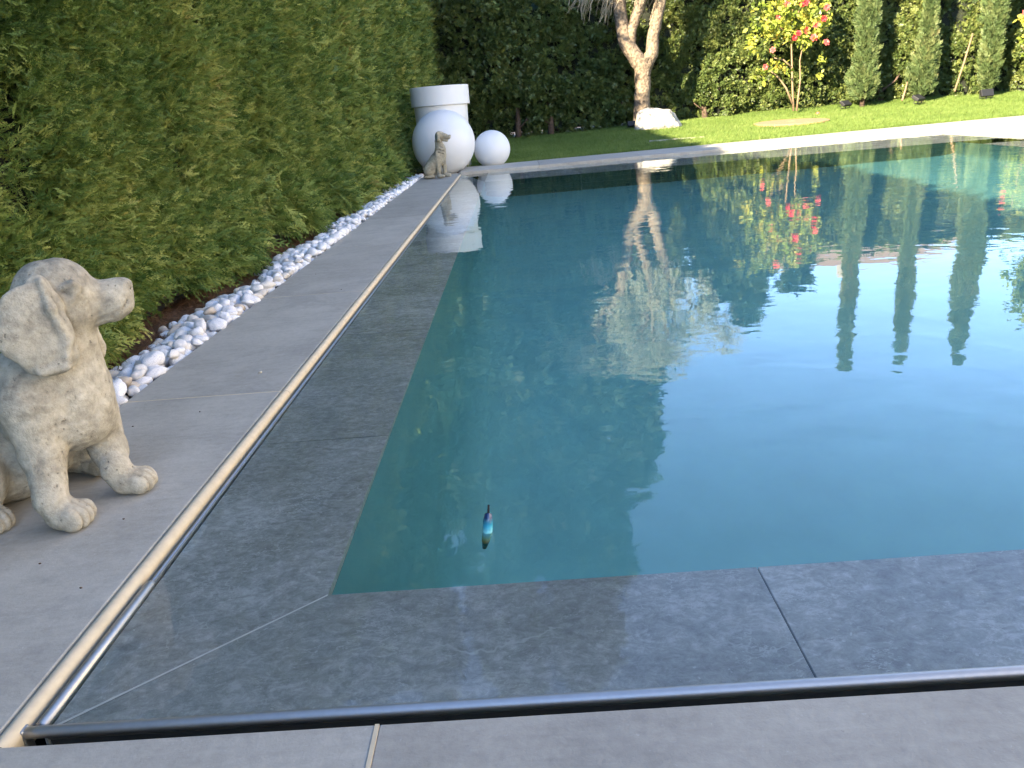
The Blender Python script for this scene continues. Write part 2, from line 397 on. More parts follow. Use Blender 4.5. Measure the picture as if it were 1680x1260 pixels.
def sprig(seed, k=4, wd=1.0):
    r = random.Random(seed); V = []; F = []
    for c_ in range(k):
        e = np.array(Euler((r.uniform(-.7, .7), r.uniform(-1.4, 1.4), r.uniform(-.7, .7))).to_matrix()); o0 = np.array([r.uniform(-.35, .35), r.uniform(-.25, .2), r.uniform(-.35, .35)]); sc = r.uniform(.65, 1.05)
        def add(p, q, w0, w1, n_): ribbon(V, F, o0+e@(p*sc), o0+e@(q*sc), w0*wd, w1*wd, e@n_)
        p = np.zeros(3); d = np.array([0, 1.0, 0]); up = np.array([r.uniform(-.3, .3), 0, 1.0])
        for i in range(4):
            q = p+d*.26; add(p, q, .055, .05-.008*i, up)
            for sg in (-1, 1):
                L = (.40-.08*i)*r.uniform(.7, 1.2); a = sg*r.uniform(.5, .8); d2 = rotz(d, a); d2[2] += r.uniform(-.2, .2); m_ = q+d2*L*.55; d3 = rotz(d2, -sg*.35)
                add(q, m_, .062, .058, up+np.array([r.uniform(-.5, .5), 0, 0])); add(m_, m_+d3*L*.5, .055, .018, up)
            p = q; d = rotz(d, r.uniform(-.12, .12)); d[2] -= .06
    return V, F
PC = {}
PC['thuja'] = proto_col('spray_thuja', [sprig(i, 4) for i in range(8)], M['thuja'])
PC['thujafar'] = proto_col('spray_thuja_far', [sprig(i+20, 4, 1.2) for i in range(8)], M['thuja'])
PC['back'] = proto_col('spray_back', [cluster(i+40, 4, False, .9, 1.25) for i in range(5)], M['thujab'])
PC['cyp'] = proto_col('spray_cypress', [cluster(i+60, 5, False, .5, .9) for i in range(4)], M['cyp'])
PC['pine'] = proto_col('spray_pine', [cluster(i+80, 5, False, .9, 1.1) for i in range(4)], M['pine'])
PC['olive'] = proto_col('spray_olive', [leafclump(i, 16, .22, .05, .4) for i in range(4)], M['olive'])
PC['lime'] = proto_col('spray_lime', [leafclump(i+9, 12, .4, .22, .2) for i in range(4)], M['lime'])
def tuft(seed):
    r = random.Random(seed); V = []; F = []
    for i in range(14):
        a = r.uniform(0, 6.28); x, y = r.uniform(-.5, .5), r.uniform(-.5, .5); h = r.uniform(.5, 1.0); l = r.uniform(.1, .6); w_ = .055
        d = np.array([math.cos(a), math.sin(a), 0]); s_ = np.array([-d[1], d[0], 0])*w_/2; p = np.array([x, y, 0]); n = len(V)
        q = p+d*l*.35+np.array([0, 0, h*.6]); e_ = p+d*l+np.array([0, 0, h])
        V += [p-s_, p+s_, q+s_*.8, q-s_*.8, e_+s_*.1, e_-s_*.1]; F += [(n, n+1, n+2, n+3), (n+3, n+2, n+4, n+5)]
    return V, F
PC['tuft'] = proto_col('grass_tuft', [tuft(i) for i in range(5)], M['grass'])
def needles(seed):
    r = random.Random(seed); V = []; F = []
    for i in range(9):
        p = np.array([r.uniform(-.5, .5), r.uniform(-.5, .5), r.uniform(0, .15)]); a = r.uniform(0, 6.28)
        d = np.array([math.cos(a), math.sin(a), r.uniform(-.15, .35)])*r.uniform(.3, .8)
        ribbon(V, F, p, p+d*.5, .05, .04, np.array([0, 0, 1.])); ribbon(V, F, p+d*.5, p+d+np.array([.1, -.1, 0])*r.uniform(-1, 1), .04, .02, np.array([.3, 0, 1.]))
    return V, F
PC['needle'] = proto_col('dry_needle', [needles(i) for i in range(4)], M['needle'])

_ng = {}
def scatter_group(key):
    if key in _ng: return _ng[key]
    g = bpy.data.node_groups.new('scatter_'+key, 'GeometryNodeTree')
    g.interface.new_socket('Geometry', in_out='INPUT', socket_type='NodeSocketGeometry')
    g.interface.new_socket('Geometry', in_out='OUTPUT', socket_type='NodeSocketGeometry')
    n = g.nodes; gi = n.new('NodeGroupInput'); go = n.new('NodeGroupOutput')
    ci = n.new('GeometryNodeCollectionInfo'); ci.inputs['Collection'].default_value = PC[key]; ci.inputs['Separate Children'].default_value = True
    ip = n.new('GeometryNodeInstanceOnPoints'); ip.inputs['Pick Instance'].default_value = True
    def attr(nm, ty):
        a = n.new('GeometryNodeInputNamedAttribute'); a.data_type = ty; a.inputs[0].default_value = nm; return a.outputs[0]
    er = n.new('FunctionNodeEulerToRotation'); L = g.links
    L.new(gi.outputs[0], ip.inputs['Points']); L.new(ci.outputs[0], ip.inputs['Instance'])
    L.new(attr('idx', 'INT'), ip.inputs['Instance Index']); L.new(attr('rot', 'FLOAT_VECTOR'), er.inputs[0]); L.new(er.outputs[0], ip.inputs['Rotation'])
    L.new(attr('scl', 'FLOAT'), ip.inputs['Scale']); L.new(ip.outputs[0], go.inputs[0])
    _ng[key] = g; return g
def eulers(Y, roll):
    """rotation that sends local +Y to direction Y, rolled by roll about it"""
    Y = Y/np.linalg.norm(Y, axis=1, keepdims=True); up = np.tile([0, 0, 1.0], (len(Y), 1))
    bad = np.abs(Y[:, 2]) > .98; up[bad] = [1, 0, 0]
    X = np.cross(Y, up); X /= np.linalg.norm(X, axis=1, keepdims=True); Z = np.cross(X, Y)
    c, s_ = np.cos(roll)[:, None], np.sin(roll)[:, None]
    X2 = X*c+Z*s_; Z2 = -X*s_+Z*c
    # matrix columns X2,Y,Z2 -> XYZ euler
    ry = np.arcsin(np.clip(-X2[:, 2], -1, 1)); rx = np.arctan2(Y[:, 2], Z2[:, 2]); rz = np.arctan2(X2[:, 1], X2[:, 0])
    return np.stack([rx, ry, rz], 1)
def scatter(name, key, P, D, scl, parent=None, kind='stuff', roll=None):
    n = len(P); me = bpy.data.meshes.new(name); me.vertices.add(n); me.vertices.foreach_set('co', np.asarray(P, np.float32).ravel())
    R_ = eulers(np.asarray(D, float), rng.uniform(-1.2, 1.2, n) if roll is None else roll)
    a = me.attributes.new('rot', 'FLOAT_VECTOR', 'POINT'); a.data.foreach_set('vector', R_.astype(np.float32).ravel())
    a = me.attributes.new('scl', 'FLOAT', 'POINT'); a.data.foreach_set('value', np.asarray(scl, np.float32))
    a = me.attributes.new('idx', 'INT', 'POINT'); a.data.foreach_set('value', rng.integers(0, 100, n).astype(np.int32))
    me.materials.append(PC[key].objects[0].data.materials[0])
    o = obj(name, me, parent); md = o.modifiers.new('scatter', 'NODES'); md.node_group = scatter_group(key)
    if kind: o['kind'] = kind
    return o

# ================================================================== LARGE STRUCTURE
WZ = -0.016                                   # water level
XL, XR = -0.952, 8.02                         # water edge left / right
YN = 1.163                                    # water edge near
FZ = 0.035                                    # far coping top
def farY(x):                                  # far water edge (very slightly out of square)
    return 14.05 + (x+1)*(15.45-14.05)/9.0
def farG(x): return 15.35 + (x+1)*(17.25-15.35)/9.5
# ---- soil sheet with a hole for the pool
mb = MB(); B = 400
hx0, hx1, hy0, hy1 = -1.3, 8.6, 0.8, 16.0
zg = -0.13
mb.quad((-B, -B, zg), (B, -B, zg), (B, hy0, zg), (-B, hy0, zg)); mb.quad((-B, hy1, zg), (B, hy1, zg), (B, B, zg), (-B, B, zg))
mb.quad((-B, hy0, zg), (hx0, hy0, zg), (hx0, hy1, zg), (-B, hy1, zg)); mb.quad((hx1, hy0, zg), (B, hy0, zg), (B, hy1, zg), (hx1, hy1, zg))
tag(mb.build('ground', M['soil']), kind='structure')

# ---- coping / terrace slabs
cop = empty('pool_coping'); tag(cop, kind='structure')
def slab(poly, z1=0.0, th=.05):
    cx = sum(p[0] for p in poly)/len(poly); cyy = sum(p[1] for p in poly)/len(poly)
    s_ = MB(); s_.prism([(p[0]-cx, p[1]-cyy) for p in poly], -th, 0)
    o = s_.build('paving_slab', M['paving'], cop, bevel=.003); o.location = (cx, cyy, z1); return o
def joint(poly, z1=-.001):
    s_ = MB(); s_.prism(poly, z1-.03, z1); return s_.build('grout_joint', M['bead'], cop)
J = .004
ys = [1.100, 2.97, 4.82, 6.67, 8.52, 10.37, 12.22, 14.07]
XA, XB = -1.655, -1.018
for a, b_ in zip(ys[:-1], ys[1:]):
    slab([(XA, a+J), (XB, a+J), (XB, b_-J), (XA, b_-J)])
    joint([(XA, b_-J), (XB, b_-J), (XB, b_+J), (XA, b_+J)])
slab([(XA, 14.07+J), (XB+.02, 14.07+J), (XB+.02, 15.4), (XA, 15.4)])
xs = [-2.165, -.315, 1.535, 3.385, 5.235, 7.085, 8.9]
for a, b_ in zip(xs[:-1], xs[1:]):
    slab([(a+J, -1.2), (b_-J, -1.2), (b_-J, 1.098), (a+J, 1.098)])
    joint([(b_-J, -1.2), (b_+J, -1.2), (b_+J, 1.0975), (b_-J, 1.0975)], .0015)
xs = [XB+.03, .4, 2.25, 4.1, 5.95, 7.8, 9.65, 11.5, 13.35, 15.2]
for a, b_ in zip(xs[:-1], xs[1:]):
    a2, b2 = a+.002, b_-.002
    slab([(a2, farY(a2) if a2 < 8 else 15.5), (b2, farY(b2) if b2 < 8 else 15.5), (b2, farG(b2)), (a2, farG(a2))], FZ, .10)
# right-hand terrace
for k in range(8):
    for j in range(3):
        x0 = 8.03+1.2*j*1.5; slab([(x0+.002, 1.1+k*1.8+.002), (x0+1.8-.002, 1.1+k*1.8+.002), (x0+1.8-.002, min(15.495, 1.1+(k+1)*1.8-.002)), (x0+.002, min(15.495, 1.1+(k+1)*1.8-.002))], FZ)
# cream bullnose bead along the left coping, in lengths
for a, b_ in zip(ys[:-1], ys[1:]):
    s_ = MB(); pr_ = [(XB+.0005, -.05), (XB+.036, -.05)]+[(XB+.018+.0185*math.cos(a), -.0165+.019*math.sin(a)) for a in np.linspace(-.3, math.pi*.93, 14)]
    y0, y1 = a+(.0 if a > 1.2 else -.002), b_-.003
    s_.V = [(p[0], y0, p[1]) for p in pr_]+[(p[0], y1, p[1]) for p in pr_]; k = len(pr_)
    s_.F = [tuple(range(k)), tuple(range(2*k-1, k-1, -1))]+[(i, i+k, (i+1) % k+k, (i+1) % k) for i in range(k)]
    ob_ = s_.build('edge_bead', M['bead'], cop, smooth=True); ob_.data.set_sharp_from_angle(angle=.8)
# ---- overflow channel (dark slot round the water)
mb = MB()
mb.quad((-1.02, 1.09, -.125), (-.93, 1.09, -.125), (-.93, 15.0, -.125), (-1.02, 15.0, -.125))
mb.quad((-1.02, 1.02, -.12), (8.1, 1.02, -.12), (8.1, 1.14, -.12), (-1.02, 1.14, -.12))
mb.box((-1.03, 1.00, -.30), (-1.0, 15.2, -.052)); mb.box((-1.03, 1.03, -.30), (8.2, 1.09, -.052))
tag(mb.build('overflow_channel', M['black']), kind='structure')
# ---- basin
SD = -.036                       # shelf level
BX0, BX1, BY0 = -.507, 6.92, 1.545
def bY1(x): return 12.35+(x+.5)*(12.9-12.35)/7.4
ZB = WZ-2.45
basin = empty('pool_basin'); tag(basin, kind='structure')
RC = .45
def rect_ring(ins, z): return [(BX0+ins, BY0+ins, z), (BX1-ins, BY0+ins, z), (BX1-ins, bY1(BX1)-.01, z), (BX0+ins, bY1(BX0)-.01, z)]
prof_ = [(0, SD-.04)]+[(RC*(1-math.cos(a)), ZB+RC*(1-math.sin(a))) for a in np.linspace(0, math.pi/2, 14)]
mb = MB()
for ins, z in prof_: mb.V += rect_ring(ins, z)
for q in range(len(prof_)-1):
    for c_ in (0, 1, 3): a_, b_ = 4*q+c_, 4*q+(c_+1) % 4; mb.F.append((a_, b_, b_+4, a_+4))
k_ = 4*(len(prof_)-1); mb.F.append((k_, k_+1, k_+2, k_+3))
recv = [mb.build('basin_shell', M['liner'], basin, smooth=True)]
recv[0].data.set_sharp_from_angle(angle=.7) if hasattr(recv[0].data, 'set_sharp_from_angle') else None
mb = MB(); mb.box((-.226, BY0+.5, ZB+.004), (-.208, 12.0, ZB+.007)); recv.append(mb.build('liner_seam', M['seam'], basin))
# far wall: three courses of green slate with pale joints
zc = [SD-.04, SD-.04-.78, SD-.04-1.5, ZB]
for r_ in range(3):
    xc = np.linspace(BX0, BX1, 6)
    for a, b_ in zip(xc[:-1], xc[1:]):
        mb = MB(); t0, t1 = zc[r_+1]+.03, zc[r_]-.0
        mb.prism([(a+.006, bY1(a)), (b_-.006, bY1(b_)), (b_-.006, bY1(b_)+.05), (a+.006, bY1(a)+.05)], t0, t1)
        recv.append(mb.build('wall_tile', M['wallt'], basin))
mb = MB(); mb.prism([(BX0, bY1(BX0)+.012), (BX1, bY1(BX1)+.012), (BX1, bY1(BX1)+.06), (BX0, bY1(BX0)+.06)], ZB, SD-.06); recv.append(mb.build('wall_grout', M['grout'], basin))
mb = MB(); mb.box((BX0+.5, 12.1, ZB+.003), (BX1-.01, bY1(3), ZB+.02))
# shelf tiles
def stile(poly, z=SD):
    cx = sum(p[0] for p in poly)/len(poly); cyy = sum(p[1] for p in poly)/len(poly)
    s_ = MB(); s_.prism([(p[0]-cx, p[1]-cyy) for p in poly], -.04, 0)
    o = s_.build('shelf_tile', M['slate'], basin, bevel=.0015, seg=1); o.location = (cx, cyy, z); recv.append(o)
G = .0015
XO, YO = -.949, 1.1635
yl = [2.477, 3.845, 5.21, 6.58, 7.95, 9.32, 10.69]
stile([(XO, YO+G*2), (BX0, BY0+G), (BX0, yl[0]-G), (XO, yl[0]-G)])
for a, b_ in zip(yl[:-1], yl[1:]): stile([(XO, a+G), (BX0, a+G), (BX0, b_-G), (XO, b_-G)])
stile([(XO, yl[-1]+G), (BX0, yl[-1]+G), (BX0, bY1(BX0)), (XO, farY(XO)+.1)])
xl = [.481, 1.85, 3.22, 4.59, 5.96]
stile([(XO+G*2, YO), (xl[0]-G, YO), (xl[0]-G, BY0), (BX0+G, BY0)])
for a, b_ in zip(xl[:-1], xl[1:]): stile([(a+G, YO), (b_-G, YO), (b_-G, BY0), (a+G, BY0)])
stile([(xl[-1]+G, YO), (XR+.05, YO), (BX1, BY0), (xl[-1]+G, BY0)])
xf = list(np.linspace(BX0, BX1, 6))
for a, b_ in zip(xf[:-1], xf[1:]): stile([(a+G, bY1(a)), (b_-G, bY1(b_)), (b_-G, farY(b_)+.1), (a+G, farY(a)+.1)])
stile([(BX1, bY1(BX1)), (XR+.05, 12.9), (XR+.05, farY(8)+.1), (BX1, farY(BX1)+.1)])
for a in np.arange(2.2, 12, 1.42):
    stile([(BX1, a+G), (XR+.05, a+G), (XR+.05, min(12.9, a+1.42)-G), (BX1, min(bY1(BX1), a+1.42)-G)])
# pale grout bed under the tiles and outer basin sides
mb = MB()
mb.prism([(XO-.001, YO-.001), (BX0-.006, BY0-.006), (BX0-.006, 12.1), (XO-.02, 14.2)], SD-.05, SD-.006)
mb.prism([(XO-.001, YO-.001), (XR+.06, YO-.001), (BX1+.006, BY0-.006), (BX0-.006, BY0-.006)], SD-.05, SD-.006)
recv.append(mb.build('tile_bed', M['bedgrout'], basin))
mb = MB(); mb.quad((XO+.005, YO+.001, SD+.0012), (BX0, BY0-.004, SD+.0012), (BX0, BY0+.002, SD+.0012), (XO, YO+.006, SD+.0012)); recv.append(mb.build('mitre_joint', M['joint'], basin))
mb = MB()   # inner kerb between water and slot
mb.box((-.9565, 1.1575, -.2), (-.9525, 14.2, WZ-.001))
mb.box((XR+.001, 1.16, -.3), (XR+.008, 15.4, WZ+.03))
mb.build('basin_kerb', M['grout'], basin)
for o_ in recv:
    o_.cycles.is_caustics_receiver = True
# ---- water sheet
mb = MB(); mb.quad((XL, YN, WZ), (XR, YN, WZ), (XR, farY(XR)-.001, WZ), (XL, farY(XL)-.001, WZ))
water = mb.build('water', M['water'], smooth=True); tag(water, kind='structure')
water.cycles.is_caustics_caster = True

# ---- lawn rising gently to the back hedge
HY = 24.0
def lawnz(x, y):
    top = .12+.24*np.clip((x+1)/9, 0, 1)-.05*np.clip((x-12)/6, 0, 1)
    t = np.clip((y-farG(np.clip(x, -2, 11)))/(HY-farG(np.clip(x, -2, 11))), 0, 1.15)
    return .02+(top-.02)*(t*.75+.25*t*t)+.008*np.sin(x*1.7+y*1.1)+.085*np.exp(-((x-3.4)**2+(y-21.6)**2)/3.5)
nx, ny = 90, 50
X, Yp = np.meshgrid(np.linspace(-4, 32, nx), np.linspace(0, 1, ny)); Yg = farG(np.clip(X, -2, 11))
Yp = Yg+(26.5-Yg)*Yp; Z = lawnz(X, Yp)
V = np.stack([X, Yp, Z], -1).reshape(-1, 3); idx = np.arange(nx*ny).reshape(ny, nx)
Fq = np.stack([idx[:-1, :-1], idx[:-1, 1:], idx[1:, 1:], idx[1:, :-1]], -1).reshape(-1, 4)
lw = obj('lawn', mesh_np('lawn', V, Fq, True), None, M['turf']); tag(lw, kind='structure')
n = 34000
gx = rng.uniform(-1.5, 14.5, n); gyy = farG(np.clip(gx, -2, 11))+.02+(24.2-farG(np.clip(gx, -2, 11)))*rng.uniform(0, 1, n)**1.1
P = np.stack([gx, gyy, lawnz(gx, gyy)-.01], 1)
keep = np.hypot(P[:, 0]-6.75, (P[:, 1]-20.1)) > .83
P = P[keep]; n = len(P)
D = np.stack([np.cos(a_ := rng.uniform(0, 6.28, n)), np.sin(a_), np.zeros(n)], 1)
gs = scatter('grass', 'tuft', P, D, rng.uniform(.055, .10, n), roll=np.zeros(n)); tag(gs, 'short green grass of the lawn behind the pool', 'grass', kind='stuff')

# ---- mulch bed and pebble bed on the left
mb = MB(); nx_, ny_ = 8, 120
X, Yp = np.meshgrid(np.linspace(-3.4, -1.66, nx_), np.linspace(-1, 24, ny_)); Z = -.045+.012*fbm(np.stack([X*4, Yp*4, X*0], -1), 3)
V = np.stack([X, Yp, Z], -1).reshape(-1, 3); idx = np.arange(nx_*ny_).reshape(ny_, nx_)
Fq = np.stack([idx[:-1, :-1], idx[:-1, 1:], idx[1:, 1:], idx[1:, :-1]], -1).reshape(-1, 4)
tag(obj('mulch_bed', mesh_np('mulch_bed', V, Fq, True), None, M['mulch']), kind='structure')
n = 5200; px_ = rng.uniform(-2.5, -1.85, n); py_ = 2.2+rng.uniform(0, 1, n)**1.5*10
P = np.stack([px_, py_, np.full(n, -.045)], 1); D = np.stack([np.cos(a_ := rng.uniform(0, 6.28, n)), np.sin(a_), rng.uniform(-.2, .3, n)], 1)
nd = scatter('needle_litter', 'needle', P, D, rng.uniform(.05, .09, n), roll=rng.uniform(-.4, .4, n)); tag(nd, 'brown dry needles littering the soil under the left hedge', 'needles', kind='stuff')
mb = MB(); mb.box((-2.345, 2.0, -.08), (-2.33, 15, -.012)); eb = mb.build('edging_board', M['black']); tag(eb, 'thin black edging board set in the soil under the left hedge', 'edging')

def ico_verts(sub):
    import bmesh
    bm = bmesh.new(); bmesh.ops.create_icosphere(bm, subdivisions=sub, radius=1)
    V = np.array([v.co[:] for v in bm.verts]); F = np.array([[v.index for v in f.verts] for f in bm.faces]); bm.free(); return V, F
pv, pf = ico_verts(3); pv1, pf1 = ico_verts(2)
def peb_shape(V, k):
    d = 1+.24*vnoise(V*1.3+k*7.1, k)+.09*vnoise(V*2.6+k, k+5)
    P = V*d[:, None]*np.array([1.0, .72+.1*math.sin(k), .55+.1*math.cos(k*2)])
    return P
pebm = []
for k in range(9):
    me = mesh_np('pebble', peb_shape(pv, k), pf, True); me.materials.append(M['pebble']); pebm.append(me)
bed = empty('pebble_bed'); tag(bed, kind='structure')
pos = []
r = random.Random(3)
cell = {}
def try_add(x, y, z, rad, lim):
    key = (int(x/.08), int(y/.08))
    for i in range(-1, 2):
        for j in range(-1, 2):
            for q in cell.get((key[0]+i, key[1]+j), []):
                if (q[0]-x)**2+(q[1]-y)**2+(2*(q[2]-z))**2 < (lim*(q[3]+rad))**2: return False
    cell.setdefault(key, []).append((x, y, z, rad)); pos.append((x, y, z, rad)); return True
for layer, (cnt, zz) in enumerate([(6000, -.030), (6000, -.002), (2600, .022)]):
    for _ in range(cnt):
        y = r.uniform(1.4, 14.4); wdt = .37+.05*math.sin(y*3.1)+.03*math.sin(y*7.7)
        if y > 12: wdt *= 1-.15*(y-12)/2.4
        u_ = r.random(); x = -1.662-.022-u_*(wdt-.10*layer*1.0-.03)
        rad = r.uniform(.030, .062)*(1 if y < 9 else .95)
        try_add(x, y, zz+r.uniform(-.008, .008)-(.012 if u_ > .8 else 0), rad, .78)
def pdist(p): return p[1]+.4*abs(p[0]+1.9)
vis = [p for p in pos if p[1] > 2.75]; vis.sort(key=pdist); near = vis[:300]; nearset = set(id(p) for p in near)
rest = [p for p in pos if id(p) not in nearset]
def peb_rot(p, rr): return Euler((rr.uniform(-.45, .45), rr.uniform(-.45, .45), rr.uniform(0, 6.28)))
for p in near:
    o_ = bpy.data.objects.new('pebble', r.choice(pebm)); COL.objects.link(o_); o_.parent = bed; o_.location = p[:3]
    o_.rotation_euler = peb_rot(p, r); s_ = p[3]*r.uniform(.95, 1.15); o_.scale = (s_, s_, s_*r.uniform(.9, 1.25))
VV = []; FF = []; nn = 0
shapes = [peb_shape(pv1, k) for k in range(9)]
for p in rest:
    Rm = np.array(peb_rot(p, r).to_matrix())*p[3]*1.08; v_ = r.choice(shapes)@Rm.T+np.array(p[:3]); VV.append(v_); FF.append(pf1+nn); nn += len(v_)
o_ = obj('pebbles', mesh_np('pebbles', np.concatenate(VV), np.concatenate(FF), True), bed, M['pebble']); o_['kind'] = 'stuff'
print('pebbles', len(pos), len(near))

# ================================================================== HEDGES
def hedge_left():
    root = empty('hedge', (-2.5, 12, 0)); tag(root, 'tall clipped green conifer hedge running along the left of the pebble strip', 'hedge')
    inv = Matrix.Translation((2.5, -12, 0))
    def surf(y, z):
        q = np.stack([y*1.15, z*.45, y*0], -1); colu = fbm(q, 4, 2)
        lob = fbm(np.stack([y*1.9, z*1.3, y*0+3], -1), 9, 3)
        return -2.24+.07*colu+.045*lob+.015*(4.2-z)*0
    def hem(y): return .10+.12*fbm(np.stack([y*1.3, y*0, y*0], -1), 12, 2)
    P = []; D = []; S = []; P2 = []; D2 = []; S2 = []
    def gen(n, y0, y1, z0, z1, sc, depth):
        y = rng.uniform(y0, y1, n); z = z0+(z1-z0)*rng.uniform(0, 1, n)
        h = hem(y); k = z > h; y, z = y[k], z[k]; n = len(y)
        low = np.clip(1-(z-hem(y))/.55, 0, 1)
        x = surf(y, z)-depth*rng.uniform(0, 1, n)**1.5+.02*low+.13*low*np.clip((y-4.4)/1.0, 0, 1)+.12*low*np.clip(fbm(np.stack([y*2.2, y*0, y*0], -1), 31, 2), 0, 1)*2
        d = np.stack([.75+rng.normal(0, .3, n), rng.normal(0, .5, n), .55-low*.9+rng.normal(0, .4, n)], 1)
        # dark splits between neighbouring plants
        gap = vnoise(np.stack([y*2.6, z*1.1, y*0+8], -1), 77)
        k = ~((gap > .62) & (rng.uniform(0, 1, n) < .75))
        return np.stack([x, y, z], 1)[k], d[k], (sc*rng.uniform(.6, 1.4, n)*(1+.6*low)*np.where(rng.uniform(0, 1, n) < .015, 1.4, 1))[k]
    a = gen(42000, 1.5, 5.6, .0, 2.6, .062, .20); b_ = gen(24000, 5.6, 9.5, 0, 3.6, .080, .20)
    foliage_near = np.concatenate([a[0], b_[0]]); 
    f1 = scatter('foliage', 'thuja', foliage_near-np.array([-2.5, 12, 0]), np.concatenate([a[1], b_[1]]), np.concatenate([a[2], b_[2]]), root)
    c = gen(15000, 9.5, 16, 0, 4.2, .125, .18); d = gen(8000, 16, 24.6, 0, 4.2, .22, .25); e = gen(3500, -14, 2.2, 0, 4.2, .3, .25)
    t_n = 3000; ty = rng.uniform(-14, 24.6, t_n); tx = rng.uniform(-3.5, -2.25, t_n)
    top = (np.stack([tx, ty, np.full(t_n, 4.15)+.06*rng.normal(0, 1, t_n)], 1), np.stack([rng.normal(0, .5, t_n), rng.normal(0, .5, t_n), np.ones(t_n)], 1), rng.uniform(.2, .34, t_n))
    upn = gen(2600, 2.2, 9.5, 2.6, 4.2, .22, .2)
    L_ = [c, d, e, top, upn]
    scatter('foliage', 'thujafar', np.concatenate([q[0] for q in L_])-np.array([-2.5, 12, 0]), np.concatenate([q[1] for q in L_]), np.concatenate([q[2] for q in L_]), root)
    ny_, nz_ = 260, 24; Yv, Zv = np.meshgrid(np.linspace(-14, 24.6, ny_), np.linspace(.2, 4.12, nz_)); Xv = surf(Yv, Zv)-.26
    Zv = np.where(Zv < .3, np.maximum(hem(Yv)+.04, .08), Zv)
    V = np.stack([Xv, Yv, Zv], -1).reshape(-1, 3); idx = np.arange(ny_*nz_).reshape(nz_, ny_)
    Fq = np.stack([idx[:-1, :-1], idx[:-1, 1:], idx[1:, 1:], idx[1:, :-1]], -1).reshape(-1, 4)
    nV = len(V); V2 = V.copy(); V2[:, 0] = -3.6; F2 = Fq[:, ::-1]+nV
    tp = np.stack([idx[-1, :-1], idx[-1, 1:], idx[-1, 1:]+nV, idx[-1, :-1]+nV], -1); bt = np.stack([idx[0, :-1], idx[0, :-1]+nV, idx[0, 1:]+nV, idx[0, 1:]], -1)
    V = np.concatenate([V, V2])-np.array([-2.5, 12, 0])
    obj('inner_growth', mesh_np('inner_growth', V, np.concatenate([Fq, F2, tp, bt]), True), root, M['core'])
    for k in range(22):
        y = 1.6+k*.98+random.uniform(-.12, .12); mb = MB()
        mb.tube([(-2.62+2.5, y-12, -.08), (-2.58+2.5+random.uniform(-.03, .03), y-12+.03, .25), (-2.65+2.5, y-12, .9)], [.05, .042, .035], 7)
        mb.build('trunk', M['bark2'], root, smooth=True)
hedge_left()

def hedge_back():
    root = empty('hedge', (8, HY+.6, .3)); tag(root, 'tall dark green hedge across the back of the lawn behind the tree and cypresses', 'hedge')
    off = np.array([8, HY+.6, .3])
    def top(x): return 4.15-.38*np.clip((x-5.5)/3, 0, 1)+.05*np.sin(x*1.3)
    def surf(x, z): return HY-.28*fbm(np.stack([x*.8, z*.6, x*0], -1), 5, 3)-.16*np.clip(fbm(np.stack([x*2.1, z*2.1, x*0], -1), 15, 2), -1, 1)+.12*np.clip((.8-z)/.8, 0, 1)
    def gen(n, x0, x1, sc, z0=.15, dens=None):
        x = rng.uniform(x0, x1, n); z = z0+(4.15-z0)*rng.uniform(0, 1, n)**1.15
        y = surf(x, z)+.3*rng.uniform(0, 1, n)**1.6
        gap = fbm(np.stack([x*4.2, z*4.2, x*0+2], -1), 21, 3)
        k = ~((gap > .30) & (rng.uniform(0, 1, n) < .85)); lowk = (z < .7) & (rng.uniform(0, 1, n) < .45); k &= ~lowk
        k &= z < top(x)+.02
        d = np.stack([rng.normal(0, .55, n), -.8+rng.normal(0, .3, n), .35+rng.normal(0, .5, n)], 1)
        return np.stack([x, y, z], 1)[k], d[k], (sc*rng.uniform(.6, 1.35, n))[k]
    a = gen(19000, -3.2, 4.5, .165); b_ = gen(36000, 4.5, 14.8, .135); c = gen(5000, 14.8, 26, .34)
    t_n = 2500; tx = rng.uniform(-3, 26, t_n)
    t_ = (np.stack([tx, rng.uniform(HY-.1, HY+1.3, t_n), top(tx)-.05+.05*rng.normal(0, 1, t_n)], 1), np.stack([rng.normal(0, .5, t_n), rng.normal(0, .5, t_n), np.ones(t_n)], 1), rng.uniform(.2, .34, t_n))
    Ls = [a, b_, c, t_]
    scatter('foliage', 'back', np.concatenate([q[0] for q in Ls])-off, np.concatenate([q[1] for q in Ls]), np.concatenate([q[2] for q in Ls]), root)
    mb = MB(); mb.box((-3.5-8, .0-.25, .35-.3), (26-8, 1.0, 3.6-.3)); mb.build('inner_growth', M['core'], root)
    for px_ in (848, 903, 1012, 1160, 1450):
        p = gy(px_, 190, HY-.12); x = p[0]; z0 = float(lawnz(np.array(x), HY-.12)); mb = MB(); r_ = random.uniform(.07, .11)
        P0 = Vector((x, HY+.12, z0-.05))-Vector(off); mb.tube([P0, P0+Vector((random.uniform(-.06, .06), .05, .5)), P0+Vector((random.uniform(-.15, .15), .3, 1.3))], [r_, r_*.8, r_*.6], 8, jit=.15)
        for q in range(3):
            a_ = random.uniform(-.6, .6); s0 = P0+Vector((0, 0, random.uniform(.25, .55))); mb.tube([s0, s0+Vector((a_*.6, -.08, .25)), s0+Vector((a_, .0, .6))], [.025, .018, .01], 5)
        mb.build('trunk', M['bark2'], root, smooth=True)
hedge_back()

